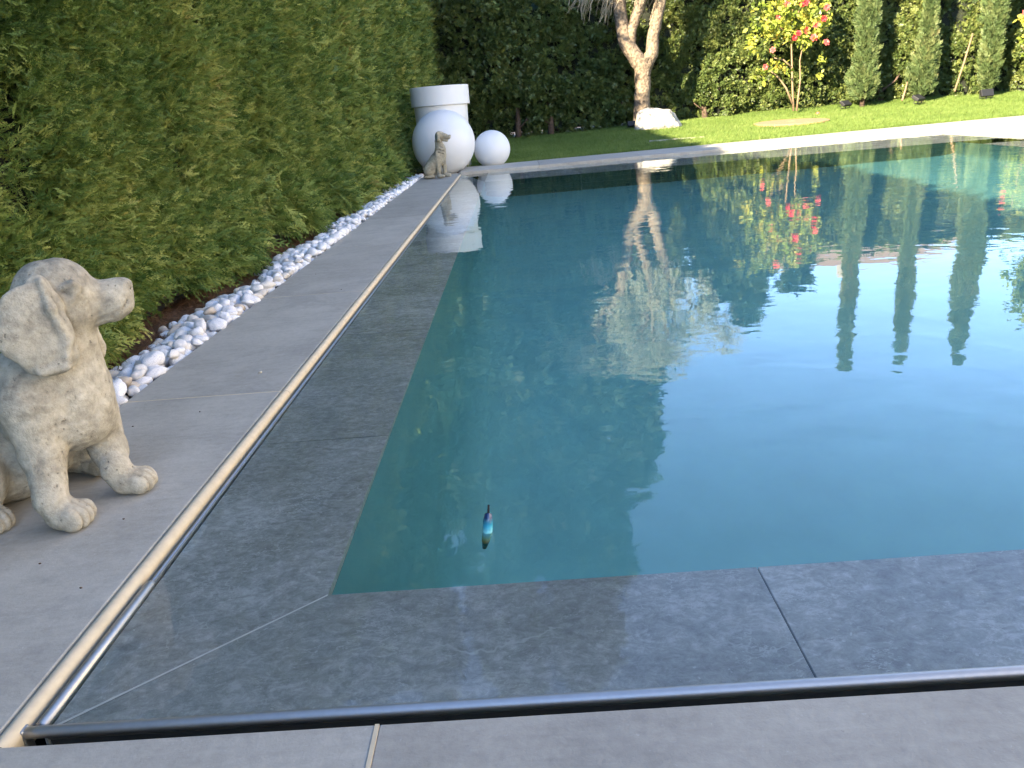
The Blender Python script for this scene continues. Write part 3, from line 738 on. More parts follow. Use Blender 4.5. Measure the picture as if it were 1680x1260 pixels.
# ================================================================== SCULPTED THINGS (signed-distance modelling -> mesh)
def surface_nets(S, o, h):
    nx, ny, nz = S.shape; ins = S < 0
    c = [S[i:nx-1+i, j:ny-1+j, k:nz-1+k] for i in (0, 1) for j in (0, 1) for k in (0, 1)]
    cs = np.stack(c, -1); neg = cs < 0; cnt = neg.sum(-1); act = (cnt > 0) & (cnt < 8)
    I = np.argwhere(act); ca = cs[act]
    corner = np.array([(i, j, k) for i in (0, 1) for j in (0, 1) for k in (0, 1)], float)
    edges = [(a, b_) for a in range(8) for b_ in range(a+1, 8) if np.abs(corner[a]-corner[b_]).sum() == 1]
    acc = np.zeros((len(I), 3)); num = np.zeros(len(I))
    for a, b_ in edges:
        sa, sb = ca[:, a], ca[:, b_]; x = (sa < 0) != (sb < 0); t = np.where(x, sa/(np.where(x, sa-sb, 1)), 0)
        acc += np.where(x[:, None], corner[a]+(corner[b_]-corner[a])*t[:, None], 0); num += x
    V = (I+acc/num[:, None])*h+o
    vid = -np.ones(act.shape, np.int64); vid[act] = np.arange(len(I)); F = []
    for ax in range(3):
        sl0 = [slice(1, -1)]*3; sl0[ax] = slice(0, -1); sl1 = list(sl0); sl1[ax] = slice(1, None)
        A, B_ = ins[tuple(sl0)], ins[tuple(sl1)]; ch = A != B_; E_ = np.argwhere(ch)
        base = E_+1; base[:, ax] -= 1
        o1, o2 = [(1, 2), (2, 0), (0, 1)][ax]
        def g(d1, d2):
            q = base.copy(); q[:, o1] += d1; q[:, o2] += d2; return vid[q[:, 0], q[:, 1], q[:, 2]]
        qd = np.stack([g(-1, -1), g(0, -1), g(0, 0), g(-1, 0)], 1); fl = A[ch]
        qd[~fl] = qd[~fl][:, ::-1]; F.append(qd)
    F = np.concatenate(F); F = F[(F >= 0).all(1)]
    return V, F
class SDF:
    def __init__(s, lo, hi, h):
        s.h = h; s.o = np.array(lo, float); n = np.ceil((np.array(hi)-s.o)/h).astype(int)+1
        ax = [s.o[i]+np.arange(n[i])*h for i in range(3)]
        s.P = np.stack(np.meshgrid(*ax, indexing='ij'), -1).astype(np.float32); s.S = np.full(tuple(n), 1.0, np.float32)
    def box(s, lo, hi):
        a = np.clip(np.floor((np.array(lo)-s.o)/s.h).astype(int), 0, None); b_ = np.ceil((np.array(hi)-s.o)/s.h).astype(int)+1
        return tuple(slice(int(a[i]), int(max(b_[i], a[i]+1))) for i in range(3))
    def comb(s, sl, d, k, sub):
        S = s.S[sl]
        if sub:
            d = -d; h = np.clip(.5-.5*(d-S)/(-k)*-1, 0, 1)  # smooth max
            h = np.clip(.5+.5*(d-S)/k, 0, 1); s.S[sl] = S*(1-h)+d*h+k*h*(1-h)
        else:
            h = np.clip(.5+.5*(S-d)/k, 0, 1); s.S[sl] = S*(1-h)+d*h-k*h*(1-h)
    def cap(s, a, b_, ra, rb, k=.02, sub=False):
        a, b_ = np.array(a, float), np.array(b_, float); R_ = max(ra, rb)+.06
        sl = s.box(np.minimum(a, b_)-R_, np.maximum(a, b_)+R_); P = s.P[sl]; ab = b_-a
        t = np.clip(((P-a)@ab)/(ab@ab+1e-9), 0, 1); d = np.linalg.norm(P-a-t[..., None]*ab, axis=-1)-(ra+(rb-ra)*t)
        s.comb(sl, d.astype(np.float32), k, sub)
    def ell(s, c, rr, ax=None, k=.02, sub=False):
        """ax: 3x3 rows = local axes"""
        c = np.array(c, float); rr = np.array(rr, float); R_ = rr.max()+.06; sl = s.box(c-R_, c+R_); P = s.P[sl]-c
        if ax is not None: P = P@np.array(ax, float).T
        k0 = np.linalg.norm(P/rr, axis=-1); k1 = np.linalg.norm(P/(rr*rr), axis=-1)+1e-6
        s.comb(sl, (k0*(k0-1)/k1).astype(np.float32), k, sub)
    def finish(s, rough=.0, fs=30, floor=None):
        S = s.S.copy()
        if rough: 
            m_ = np.abs(S) < .03; Pm = s.P[m_]; S[m_] += (rough*fbm(Pm*fs, 3, 2)+rough*1.2*fbm(Pm*fs*.3, 8, 2)).astype(np.float32)
        if floor is not None: S = np.maximum(S, floor-s.P[..., 2])
        return surface_nets(S, s.o, s.h)
# screen-facing frame at the near dog
sA = np.array([.839, .545, 0]); tA = np.array([.545, -.839, 0]); UPv = np.array([0, 0, 1.0])
def near_dog():
    O = np.array([-1.305, 2.06, 0])
    fw = np.array([.94, -.342, 0]); lf = np.array([.342, .94, 0])
    def Pp(px, py, t):                       # image point at distance t in front of the statue's mid plane
        d = ray(px, py); p0 = O+tA*t; k = np.dot(p0-CC, tA)/np.dot(d, tA); return CC+d*k-O
    def Bd(u, v, z): return fw*u+lf*v+UPv*z
    U1 = 1/545.
    sd_ = SDF((-.62, -.42, -.03), (.36, .36, .80), .0048)
    hx = sA*.97+tA*.24; hx /= np.linalg.norm(hx); hy = np.cross(UPv, hx)
    HA = [hx, hy, UPv]
    def E(px, py, t, a, b_, c, ax=HA, k=.02, sub=False): sd_.ell(Pp(px, py, t), (a, b_, c), ax, k, sub)
    def C(p, q, r1, r2, k=.02, sub=False): sd_.cap(Pp(*p), Pp(*q), r1, r2, k, sub)
    # trunk: chest, belly, rump
    BA = [fw, lf, UPv]
    sd_.ell(Pp(104, 655, -.06), (.115, .135, .155), BA, .03)
    sd_.ell(Pp(130, 672, -.03), (.085, .10, .105), BA, .03)
    sd_.cap(Bd(-.10, 0, .36), Bd(-.30, 0, .17), .13, .165, .05)
    sd_.ell(Bd(-.30, 0, .16), (.15, .19, .16), BA, .04)
    # neck
    C((95, 560, -.06), (102, 630, -.07), .098, .118, .04)
    C((112, 535, -.04), (120, 640, -.03), .06, .080, .03)
    # skull and muzzle
    E(90, 487, -.03, .107, .095, .103, k=.02)
    E(106, 474, -.03, .066, .080, .078, k=.018)
    E(118, 512, -.03, .07, .075, .06, k=.025)
    C((138, 490, -.03), (188, 488, -.02), .055, .049, .02)
    E(186, 492, -.02, .046, .05, .056, k=.015); E(190, 496, -.02, .034, .042, .032, k=.012); E(196, 476, -.02, .03, .040, .030, k=.012)
    E(180, 503, -.02, .06, .043, .034, k=.015)
    E(172, 520, -.03, .05, .036, .02, k=.012)
    E(203, 470, -.018, .022, .036, .024, k=.007)       # nose
    E(210, 474, -.002, .008, .008, .007, k=.004, sub=True)
    # mouth line, eye, brow, socket
    C((209, 493, .022), (200, 511, .030), .005, .005, .004, True); C((200, 511, .030), (164, 521, .035), .005, .003, .004, True)
    E(122, 480, .072, .032, .018, .019, k=.012, sub=True)
    E(120, 479, .055, .018, .014, .0125, k=.005); C((104, 472, .060), (120, 466, .062), .008, .008, .012); C((120, 466, .062), (131, 471, .056), .008, .006, .012)
    C((106, 487, .058), (120, 491, .060), .005, .005, .010); C((120, 491, .060), (132, 487, .054), .005, .004, .010)
    
    # near ear
    EA = [sA, tA, UPv]
    for (x, y, a, c, t) in ((63, 478, .034, .046, .062), (52, 512, .075, .075, .078), (56, 550, .088, .078, .085), (84, 588, .070, .050, .082), (36, 548, .055, .05, .075), (24, 545, .040, .052, .068), (98, 565, .040, .06, .08)):
        sd_.ell(Pp(x, y, t), (a, .024, c), EA, .014)
    C((66, 462, .085), (84, 508, .108), .010, .010, .012); C((84, 508, .108), (112, 560, .105), .010, .009, .014)
    C((112, 560, .105), (110, 600, .105), .009, .010, .014); C((110, 600, .105), (70, 612, .102), .012, .012, .012)
    C((78, 600, .118), (100, 590, .118), .006, .005, .008, True)
    # far ear tip
    C((148, 530, -.15), (160, 570, -.15), .020, .024, .012); C((160, 570, -.15), (165, 580, -.14), .024, .014, .01)
    # front legs and paws, placed on the slab
    c1 = gz(112, 845, .036)-O; c2 = gz(216, 789, .036)-O
    f1 = fw*.9+sA*.45; f1 /= np.linalg.norm(f1); f2_ = fw*.75+sA*.75; f2_ /= np.linalg.norm(f2_)
    def leg(top, mid, c, f, r0, r1, r2):
        top = Pp(*top); mid = Pp(*mid); ank = c-f*.035+UPv*.045
        sd_.cap(top, mid, r0, r1, .03); sd_.cap(mid, ank, r1, r2, .02); sd_.cap(ank, c-f*.01, r2, .04, .015)
    leg((52, 668, .01), (70, 745, .03), c1, f1, .082, .054, .041)
    leg((160, 680, -.10), (178, 738, -.085), c2, f2_, .06, .050, .040)
    def paw(c, d_, s=1.0):
        l_ = np.cross(UPv, d_); l_ /= np.linalg.norm(l_)
        sd_.ell(c+UPv*.002, (.066*s, .052*s, .042*s), [d_, l_, UPv], .012)
        for q in (-1.4, -.47, .47, 1.4):
            sd_.ell(c+d_*(.044-.010*abs(q))*s+l_*q*.0265*s-UPv*.004*s, (.036*s, .0165*s, .036*s), [d_, l_, UPv], .004)
        for q in (-.93, 0, .93):
            a_ = c+d_*.086*s+l_*q*.029*s-UPv*.01*s; b_ = c+d_*.060*s+l_*q*.0275*s+UPv*.028*s; e_ = c+d_*.014*s+l_*q*.024*s+UPv*.047*s
            sd_.cap(a_, b_, .0065*s, .006*s, .004, True); sd_.cap(b_, e_, .006*s, .003*s, .004, True)
    paw(c1, f1, .92); paw(c2, f2_, .92)
    # hind legs
    for v_ in (-.20, .165):
        sd_.ell(Bd(-.26, v_*.85, .15), (.13, .07, .13), BA, .03)
        c = Bd(-.175, v_*1.02, .034); sd_.cap(Bd(-.30, v_, .05), c, .05, .040, .03); paw(c, fw, .85)
    # chest tag bump, collar fold
    
    V, F = sd_.finish(.0022, 34, 0.0)
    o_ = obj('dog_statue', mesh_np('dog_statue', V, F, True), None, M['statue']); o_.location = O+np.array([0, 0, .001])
    tag(o_, 'large weathered pale stone statue of a sitting puppy on the coping near the pool corner', 'statue')
near_dog()
def far_dog():
    Yd = 13.55; O = gz(716, 292.5, 0.0); O = O*1.0; O[2] = 0
    Yd = O[1]
    tA2 = np.array([.0, -1, 0]); sA2 = np.array([1.0, 0, 0])
    def Pp(px, py, t=0.0): return gy(px, py, Yd-t)-O
    sd_ = SDF((-.35, -.35, -.03), (.45, .35, .95), .0095)
    def C(p, q, r1, r2, k=.025, sub=False): sd_.cap(Pp(*p), Pp(*q), r1, r2, k, sub)
    u = 1/94.
    C((716, 262), (707, 277), 10*u, 11*u, .05)                  # back
    C((723, 246), (720, 262), 8.5*u, 10*u, .05); C((722, 240), (723, 254), 7*u, 8.5*u, .04)
    sd_.ell(Pp(703, 281, .06), (7.5*u, 6*u, 7.5*u), None, .04); sd_.ell(Pp(703, 281, -.10), (7*u, 6*u, 7*u), None, .04)
    C((719, 232), (722, 244), 5.6*u, 6.5*u, .03)
    sd_.ell(Pp(721, 223), (7.2*u, 6.6*u, 7.2*u), None, .02)      # skull
    C((727, 223), (735.5, 225), 4.6*u, 3.3*u, .02); sd_.ell(Pp(738, 222.5), (1.6*u, 2*u, 1.6*u), None, .01)
    C((727, 229), (733, 230.5), 3.2*u, 2.2*u, .015)
    C((718, 219, .065), (719, 229, .085), 2.6*u, 3.2*u, .01); C((719, 229, .085), (721, 231, .085), 3.2*u, 2*u, .01)
    C((722, 218, -.065), (726, 221, -.09), 2.4*u, 2*u, .01)
    sd_.ell(Pp(726, 220.5, .06), (1.6*u, 1.4*u, 1.4*u), None, .01, True)
    C((717, 252, .07), (719.5, 272, .08), 4.2*u, 3.5*u, .02); C((719.5, 272, .08), (720, 286, .08), 3.4*u, 3.0*u, .02)
    C((726, 254, -.06), (729, 272, -.06), 4.2*u, 3.5*u, .02); C((729, 272, -.06), (730, 285, -.06), 3.3*u, 3.0*u, .02)
    for (x, y, t) in ((720.5, 288.5, .08), (731, 287, -.06)):
        c = Pp(x, y, t); c[2] = .035; sd_.ell(c+np.array([.03, -.02, 0]), (.062, .045, .036), None, .015)
        for q in (-1, 0, 1): sd_.ell(c+np.array([.075, -.02+q*.026, -.004]), (.026, .016, .024), None, .006)
    for y_ in (.07, -.1):
        c = Pp(704, 288, y_); c[2] = .035; sd_.ell(c, (.10, .045, .035), None, .02)
    for (py, w_) in ((241, .012), (246, .01), (251, .01)):       # folds of skin round the neck
        sd_.cap(Pp(718, py-1, .10), Pp(728, py+2, .07), w_*.8, w_*.6, .01, True)
    V, F = sd_.finish(.004, 22, 0.0)
    o_ = obj('dog_statue', mesh_np('dog_statue', V, F, True), None, M['statue2']); o_.location = O+np.array([0, 0, .001])
    tag(o_, 'small brown stone dog statue sitting at the far end of the coping by the globe', 'statue')
far_dog()
def boulder():
    c = np.array([3.70, 21.3, 0.0]); c[2] = float(lawnz(np.array(c[0]), c[1]))
    sd_ = SDF((-.95, -.7, -.2), (.95, .7, .75), .022)
    sd_.ell((-.15, 0, .20), (.52, .42, .36), None, .08); sd_.ell((.30, .02, .18), (.42, .36, .30), None, .08); sd_.ell((-.40, .0, .10), (.26, .3, .28), None, .08)
    S = sd_.S; P = sd_.P
    for nrm, dd in (((.1, -.2, .97), .47), ((-.55, -.65, .5), .44), ((.75, -.3, .55), .50), ((.2, -.93, .25), .38), ((-.95, .1, .2), .58)):
        nrm = np.array(nrm)/np.linalg.norm(nrm); d = P@nrm-dd; h = np.clip(.5+.5*(d-S)/.03, 0, 1); S[:] = S*(1-h)+d*h+.03*h*(1-h)
    S += (.018*fbm(P*5, 2, 3)).astype(np.float32)
    V, F = surface_nets(S, sd_.o, sd_.h)
    o_ = obj('boulder', mesh_np('boulder', V, F, True), None, M['rock']); o_.location = c
    tag(o_, 'big pale boulder lying in the lawn at the foot of the tree', 'rock')
boulder()

# ================================================================== GLOBES AND PLANTER
def lathe(mb, prof, seg=64):
    n0 = len(mb.V)
    for (r_, z) in prof:
        for j in range(seg): a = 2*math.pi*j/seg; mb.V.append((r_*math.cos(a), r_*math.sin(a), z))
    for i in range(len(prof)-1):
        for j in range(seg): A = n0+i*seg+j; B_ = n0+i*seg+(j+1) % seg; mb.F.append((A, B_, B_+seg, A+seg))
def globe(px, cy_px, r_, Yc, zb, label):
    p = gy(px, cy_px, Yc); root = empty('globe_lamp', (p[0], Yc, zb)); tag(root, label, 'globe lamp', 'white plastic globes at the pool corner')
    mb = MB(); n = 40; a0 = math.asin(min(1, .22/r_*.9)); prof = [(r_*math.sin(a0+(math.pi-a0)*i/n), -r_*math.cos(a0+(math.pi-a0)*i/n)+r_*math.cos(a0)) for i in range(n+1)]
    prof[-1] = (.0005, prof[-1][1]); lathe(mb, prof); mb.build('shade', M['globe'], root, smooth=True)
    mb = MB(); lathe(mb, [(.0005, .001), (.22*.85, .001), (.22*.85, .02), (.0005, .02)], 32); mb.build('base', M['black'], root)
globe(727.5, 232, .562, 14.62, 0.0, 'large white globe standing behind the small dog statue')
globe(807, 242, .344, 15.45, FZ, 'smaller white globe on the far coping right of the big one')
pc = gy(731, 280, 15.35); pot = empty('planter', (pc[0], 15.72, 0)); tag(pot, 'tall round white planter with a thick rim behind the big globe', 'planter')
s_ = 15.35/15.3
mb = MB(); lathe(mb, [(.0005, .0), (.455, .0), (.475, .012), (.505, 1.17), (.505, 1.175)]); mb.build('pot_body', M['white'], pot, smooth=True)
mb = MB(); lathe(mb, [(.506, 1.165), (.548, 1.165), (.553, 1.172), (.553, 1.495), (.547, 1.503), (.505, 1.503), (.499, 1.495), (.499, 1.38)]); 
o_ = mb.build('rim', M['white'], pot); md = o_.modifiers.new('bevel', 'BEVEL'); md.width = .004; md.limit_method = 'ANGLE'; md.angle_limit = .6
o_.data.polygons.foreach_set('use_smooth', [True]*len(o_.data.polygons))
o_.data.set_sharp_from_angle(angle=.6) if hasattr(o_.data, 'set_sharp_from_angle') else None
mb = MB(); lathe(mb, [(.0005, 1.40), (.498, 1.40)]); mb.build('soil_fill', M['hull'], pot)

# ================================================================== RAILS
def rail(name, pts, r_, label):
    root = empty(name, pts[0]); tag(root, label, 'rail')
    return root
rl = empty('steel_rail', (-.96, YN, WZ)); tag(rl, 'brushed steel tube edging the near end of the pool', 'rail')
mb = MB(); mb.tube([(-.02, -.0125, -.002), (0, -.0125, -.002), (3, -.0125, -.002), (9.0, -.0125, -.002)], [.0112]*4, 20)
mb.build('tube', M['steel'], rl, smooth=True)
mb = MB(); mb.box((.002, -.0030, -.03), (8.95, -.0008, .0035)); mb.build('lip', M['steel'], rl, bevel=.001)
mb = MB(); mb.box((-.028, -.025, -.05), (-.0195, -.0, .0095)); mb.build('end_cap', M['steel'], rl, bevel=.004)
rl = empty('steel_rail', (-.9595, YN, WZ)); tag(rl, 'brushed steel tube edging the left side of the pool by the cream bead', 'rail')
mb = MB(); mb.tube([(0, 0, -.002), (0, .25, -.002), (0, .46, -.002), (0, .47, -.004)], [.0118, .0118, .0118, .009], 20); mb.build('tube', M['steel'], rl, smooth=True)
mb = MB(); mb.tube([(-.002, .47, -.006), (-.002, 5, -.006), (-.002, 12.8, -.006)], [.0065]*3, 12); mb.build('tube', M['steel'], rl, smooth=True)
mb = MB(); mb.box((.0065, .47, -.03), (.0085, 12.8, .002)); mb.build('lip', M['steel'], rl)

# ================================================================== TREES AND PLANTS
def branchy(mb, p, d, L, r_, depth, rr, tips, up=.15, seg=7, spread=.7, wob=.12, shrink=.72):
    pts = [Vector(p)]; rad = [r_]; d = Vector(d).normalized(); k = 4
    for i in range(k):
        d = (d+Vector((rr.uniform(-wob, wob), rr.uniform(-wob, wob), rr.uniform(-wob, wob)+up*.1))).normalized()
        pts.append(pts[-1]+d*L/k); rad.append(r_*(1-.38*(i+1)/k))
    mb.tube(pts, rad, seg if r_ > .03 else 5, jit=.12, r=rr)
    if depth == 0:
        tips.append((pts[-1], d)); tips.append((pts[2], d)); return
    for i in range(rr.choice((2, 3))):
        nd = (d+Vector((rr.uniform(-1, 1), rr.uniform(-1, 1), rr.uniform(-.5, .8)))*spread).normalized()
        branchy(mb, pts[-1], nd, L*shrink*rr.uniform(.8, 1.15), rad[-1]*.75, depth-1, rr, tips, up, seg, spread, wob, shrink)
def olive():
    Yt = 22.4; rr = random.Random(11)
    base = gy(1054, 196, Yt); root = empty('olive_tree', base); tag(root, 'old light barked olive tree forking behind the boulder', 'tree')
    off = Vector(base); g = lambda px, py, dy=0.0: Vector(gy(px, py, Yt+dy))-off
    mb = MB(); u = Yt/FPX
    def limb(pp, rad, seg=14):
        P = [g(*q) for q in pp]; R_ = [x*u*.91 for x in rad]; P2 = []; R2 = []
        for i in range(len(P)-1):
            for t in np.linspace(0, 1, 5)[:-1]: P2.append(P[i].lerp(P[i+1], t)); R2.append(R_[i]*(1-t)+R_[i+1]*t)
        P2.append(P[-1]); R2.append(R_[-1])
        for i in range(1, len(P2)-1): P2[i] = P2[i]+Vector((rr.uniform(-1, 1), rr.uniform(-1, 1), 0))*.012
        mb.tube(P2, R2, seg, jit=.10, r=rr); return P2[-1], R2[-1]
    limb([(1052, 205), (1053, 180), (1054, 150), (1055, 115), (1052, 95)], [15, 13.5, 13, 13.5, 17])
    ends = []
    ends.append(limb([(1050, 105), (1040, 90), (1026, 70), (1020, 40), (1014, 0), (1000, -60, .1)], [13, 13, 12, 10.5, 10.5, 8]))
    ends.append(limb([(1034, 82), (1036, 50, -.05), (1044, 25, -.1), (1052, 0, -.15), (1062, -60, -.3)], [8, 8, 8, 8.5, 6.5]))
    ends.append(limb([(1058, 110), (1069, 88), (1071, 60), (1076, 40), (1084, 0), (1100, -60, .2)], [12, 11, 9.5, 9.5, 9, 7]))
    tips = []
    for (p, r_), dd in zip(ends, ((-.5, .2, .9), (.05, -.4, 1), (.5, .3, .85))):
        for k in range(3): branchy(mb, p, Vector(dd)+Vector((rr.uniform(-.5, .5), rr.uniform(-.5, .5), 0)), .95, r_*.75, 3, rr, tips, .3)
    mb.build('trunk', M['bark'], root, smooth=True)
    # hanging bare twigs on the left
    mb = MB()
    for k in range(60):
        x = rr.uniform(928, 1012) if k < 48 else rr.uniform(1040, 1070); p0 = g(x+rr.uniform(8, 25), rr.uniform(-45, -8), rr.uniform(-.5, .3)); q = g(x, rr.uniform(2, 42) if rr.random() < .8 else rr.uniform(-10, 10), rr.uniform(-.5, .3))
        mid = p0.lerp(q, .5)+Vector((rr.uniform(-.1, .1), 0, rr.uniform(.0, .12))); mb.tube([p0, mid, q], [.012, .009, .005], 4)
        if rr.random() < .6: mb.tube([mid, mid.lerp(q, .5)+Vector((rr.uniform(-.15, .15), 0, -.05)), mid+Vector((rr.uniform(-.22, .22), 0, -.15))], [.007, .005, .003], 4)
    mb.build('twigs', M['twig'], root)['kind'] = 'stuff'
    P = []; D = []
    offn = np.array(off)
    for (p, d) in tips:
        for k in range(9):
            q = np.array(p)+rng.normal(0, .20, 3)
            if q[2]+offn[2] > 2.9: P.append(q); D.append(np.array(d)*.6+rng.normal(0, .6, 3)+np.array([0, 0, -.35]))
    for k in range(130):
        v_ = rng.normal(0, 1, 3); v_ /= np.linalg.norm(v_); c_ = np.array([3.8, 22.2, 4.85])+v_*np.array([1.75, 1.5, 1.25])*rng.uniform(.35, 1)**.6-offn
        if c_[2]+offn[2] < 3.5: continue
        for j in range(16): P.append(c_+rng.normal(0, .17, 3)); D.append(v_+rng.normal(0, .6, 3)+np.array([0, 0, -.5]))
    P = np.array(P); D = np.array(D)
    print('olive', len(P), (P+offn).min(0), (P+offn).max(0))
    scatter('foliage', 'olive', P, D, rng.uniform(.17, .30, len(P)), root)
olive()
def cypress(px, base_py, top, w_, label, lean=0, flare=0, seed=1):
    rr = np.random.default_rng(seed); Yt = 23.0; p = gy(px, base_py, Yt); z0 = float(lawnz(np.array(p[0]), Yt)); base = np.array([p[0], Yt, z0])
    root = empty('cypress_tree', base); tag(root, label, 'tree', 'slim cypresses in front of the back hedge')
    H = top-z0; mb = MB(); mb.tube([(0, 0, -.05), (lean*.3, 0, H*.3), (lean, 0, H*.95)], [.075, .05, .012], 8, jit=.1); mb.build('trunk', M['bark2'], root, smooth=True)
    n = 3400; t = rr.uniform(.03, 1, n)**1.0; a = rr.uniform(0, 2*math.pi, n)
    R0 = w_*(.75+.25*np.sin(t*5+seed))*np.clip((1-t)*3.2, 0, 1)**.7*(1+flare*np.exp(-((t-.08)/.13)**2))*np.clip((t+.06)*7, .4, 1)
    R0 = R0*(1+.6*fbm(np.stack([np.cos(a)*1.3, np.sin(a)*1.3, t*9+seed*3], -1), seed, 2))
    rad = R0*np.sqrt(rr.uniform(.25, 1, n))
    P = np.stack([lean*t+rad*np.cos(a), rad*np.sin(a), t*H], 1)
    D = np.stack([np.cos(a)*.4+rr.normal(0, .2, n), np.sin(a)*.4+rr.normal(0, .2, n), np.full(n, 1.0)], 1)
    scatter('foliage', 'cyp', P, D, rr.uniform(.13, .28, n), root)
cypress(1415, 168, 7.1, .24, 'slim cypress, leftmost of three, just right of the flowering camellia', -.05, .5, 2)
cypress(1512, 160, 7.0, .175, 'slim browning cypress with a wide skirt, middle of the three', .05, 1.9, 3)
cypress(1620, 152, 7.15, .27, 'dense cypress, rightmost of three, behind a small floodlight', .0, .15, 5)

def leafmesh():
    V = np.array([[0, 0, 0], [.28, .35, .03], [.22, .75, .02], [0, 1, -.06], [-.22, .75, .02], [-.28, .35, .03], [0, .5, -.04]], float)
    return mesh_np('leaf', V, np.array([[0, 1, 6], [1, 2, 6], [2, 3, 6], [3, 4, 6], [4, 5, 6], [5, 0, 6]]))
LEAF = leafmesh(); LEAF.materials.append(M['camleaf'])
PC['camleaf'] = proto_col('camellia_leafclump', [leafclump(i+30, 7, .5, .3, .1) for i in range(4)], M['camleaf'])
def flowermesh(mat):
    V = []; F = []; rr = random.Random(4)
    for ring, (k, R_, z, L, W) in enumerate(((6, .3, 0, .75, .6), (5, .15, .12, .55, .5), (4, .05, .24, .35, .35))):
        for i in range(k):
            a = 2*math.pi*(i+.5*ring)/k; d = np.array([math.cos(a), math.sin(a), 0]); s_ = np.array([-d[1], d[0], 0]); b0 = d*R_*.3+np.array([0, 0, z]); n = len(V)
            V += [b0, b0+d*L*.6+s_*W/2+np.array([0, 0, .18]), b0+d*L+np.array([0, 0, .22+.1*ring]), b0+d*L*.6-s_*W/2+np.array([0, 0, .18])]; F.append((n, n+1, n+2, n+3))
    me = mesh_np('flower', np.array(V), np.array(F)); me.materials.append(mat); return me
FL = [flowermesh(M['red']), flowermesh(M['pinkred'])]
def camellia(basepx, Yt, label, stems, regions, flowers, nleaf, seed):
    rr = random.Random(seed); b0 = gy(basepx, 181, Yt); z0 = float(lawnz(np.array(b0[0]), Yt)); base = Vector((b0[0], Yt, z0)); root = empty('camellia_bush', base); tag(root, label, 'shrub')
    g = lambda px, py, dy=0.0: Vector(gy(px, py, Yt+dy))-base
    mb = MB()
    for st in stems:
        P = [g(*q) for q in st]; k = len(P); mb.tube(P, [.026*(1-.75*i/(k-1))+.004 for i in range(k)], 7, jit=.15, r=rr)
    mb.build('stem', M['bamboo'], root, smooth=True)
    pts = []
    for (x, y, rx, ry, n) in regions:
        for _ in range(n):
            a = rr.uniform(0, 6.28); q = math.sqrt(rr.random()); pts.append(g(x+rx*q*math.cos(a), y+ry*q*math.sin(a), rr.uniform(-.45, .35)))
    rr.shuffle(pts)
    for p in pts[:nleaf]:
        o_ = bpy.data.objects.new('leaf', LEAF); COL.objects.link(o_); o_.parent = root; o_.location = p
        o_.rotation_euler = (rr.uniform(-1.3, .9), rr.uniform(-.9, .9), rr.uniform(0, 6.28)); s_ = rr.uniform(.11, .20); o_.scale = (s_, s_, s_)
    P = np.array([p[:] for p in pts[nleaf:]]); n = len(P)
    if n: scatter('foliage', 'camleaf', P, rng.normal(0, 1, (n, 3))+np.array([0, -.3, -.1]), rng.uniform(.18, .32, n), root)
    for (x, y, k) in flowers:
        o_ = bpy.data.objects.new('flower', FL[k]); COL.objects.link(o_); o_.parent = root; o_.location = g(x, y, -.38)
        o_.rotation_euler = (1.35+rr.uniform(-.4, .4), rr.uniform(-.5, .5), rr.uniform(-.6, .6)); s_ = rr.uniform(.10, .135); o_.scale = (s_, s_, s_)
camellia(1304, 22.5, 'sunlit camellia with yellow green leaves and red blooms right of the tree',
    [[(1302, 182), (1300, 140), (1299, 100), (1298, 60), (1300, 20), (1305, -40)], [(1307, 182), (1310, 155), (1313, 130), (1312, 100), (1318, 70)], [(1300, 170), (1290, 145), (1278, 128), (1262, 115), (1252, 108)],
     [(1298, 110), (1285, 98), (1270, 95)], [(1299, 70), (1320, 50), (1345, 40)], [(1299, 60), (1275, 40), (1250, 30)], [(1300, 30), (1330, 0), (1340, -40)], [(1299, 20), (1270, -10), (1260, -40)]],
    [(1300, 25, 55, 36, 170), (1245, 40, 22, 30, 42), (1340, 40, 20, 38, 44), (1310, 62, 25, 12, 26), (1232, 78, 8, 6, 7), (1262, 112, 12, 6, 10), (1257, 128, 12, 5, 6), (1288, 108, 14, 6, 10), (1345, 98, 6, 4, 3), (1338, 125, 8, 4, 3), (1240, 130, 5, 3, 2),
     (1290, -30, 60, 35, 120), (1335, -20, 30, 30, 40)],
    [(1315, 8, 0), (1322, 4, 0), (1292, 6, 1), (1356, 12, 1), (1352, 30, 0), (1310, 55, 0), (1303, 62, 0), (1322, 50, 1), (1338, 40, 1), (1335, 62, 1), (1355, 70, 1), (1255, 110, 1), (1268, 82, 1), (1276, 30, 1), (1330, -30, 0), (1290, -45, 1), (1352, -20, 0)], 220, 5)
camellia(1722, 22.3, 'camellia with red blooms just entering at the right edge beyond the last cypress',
    [[(1708, 160), (1706, 110), (1700, 60), (1704, 0)], [(1706, 120), (1690, 90), (1675, 75)]],
    [(1712, 50, 34, 50, 120), (1682, 82, 10, 10, 8)], [(1682, 22, 1)], 60, 8)

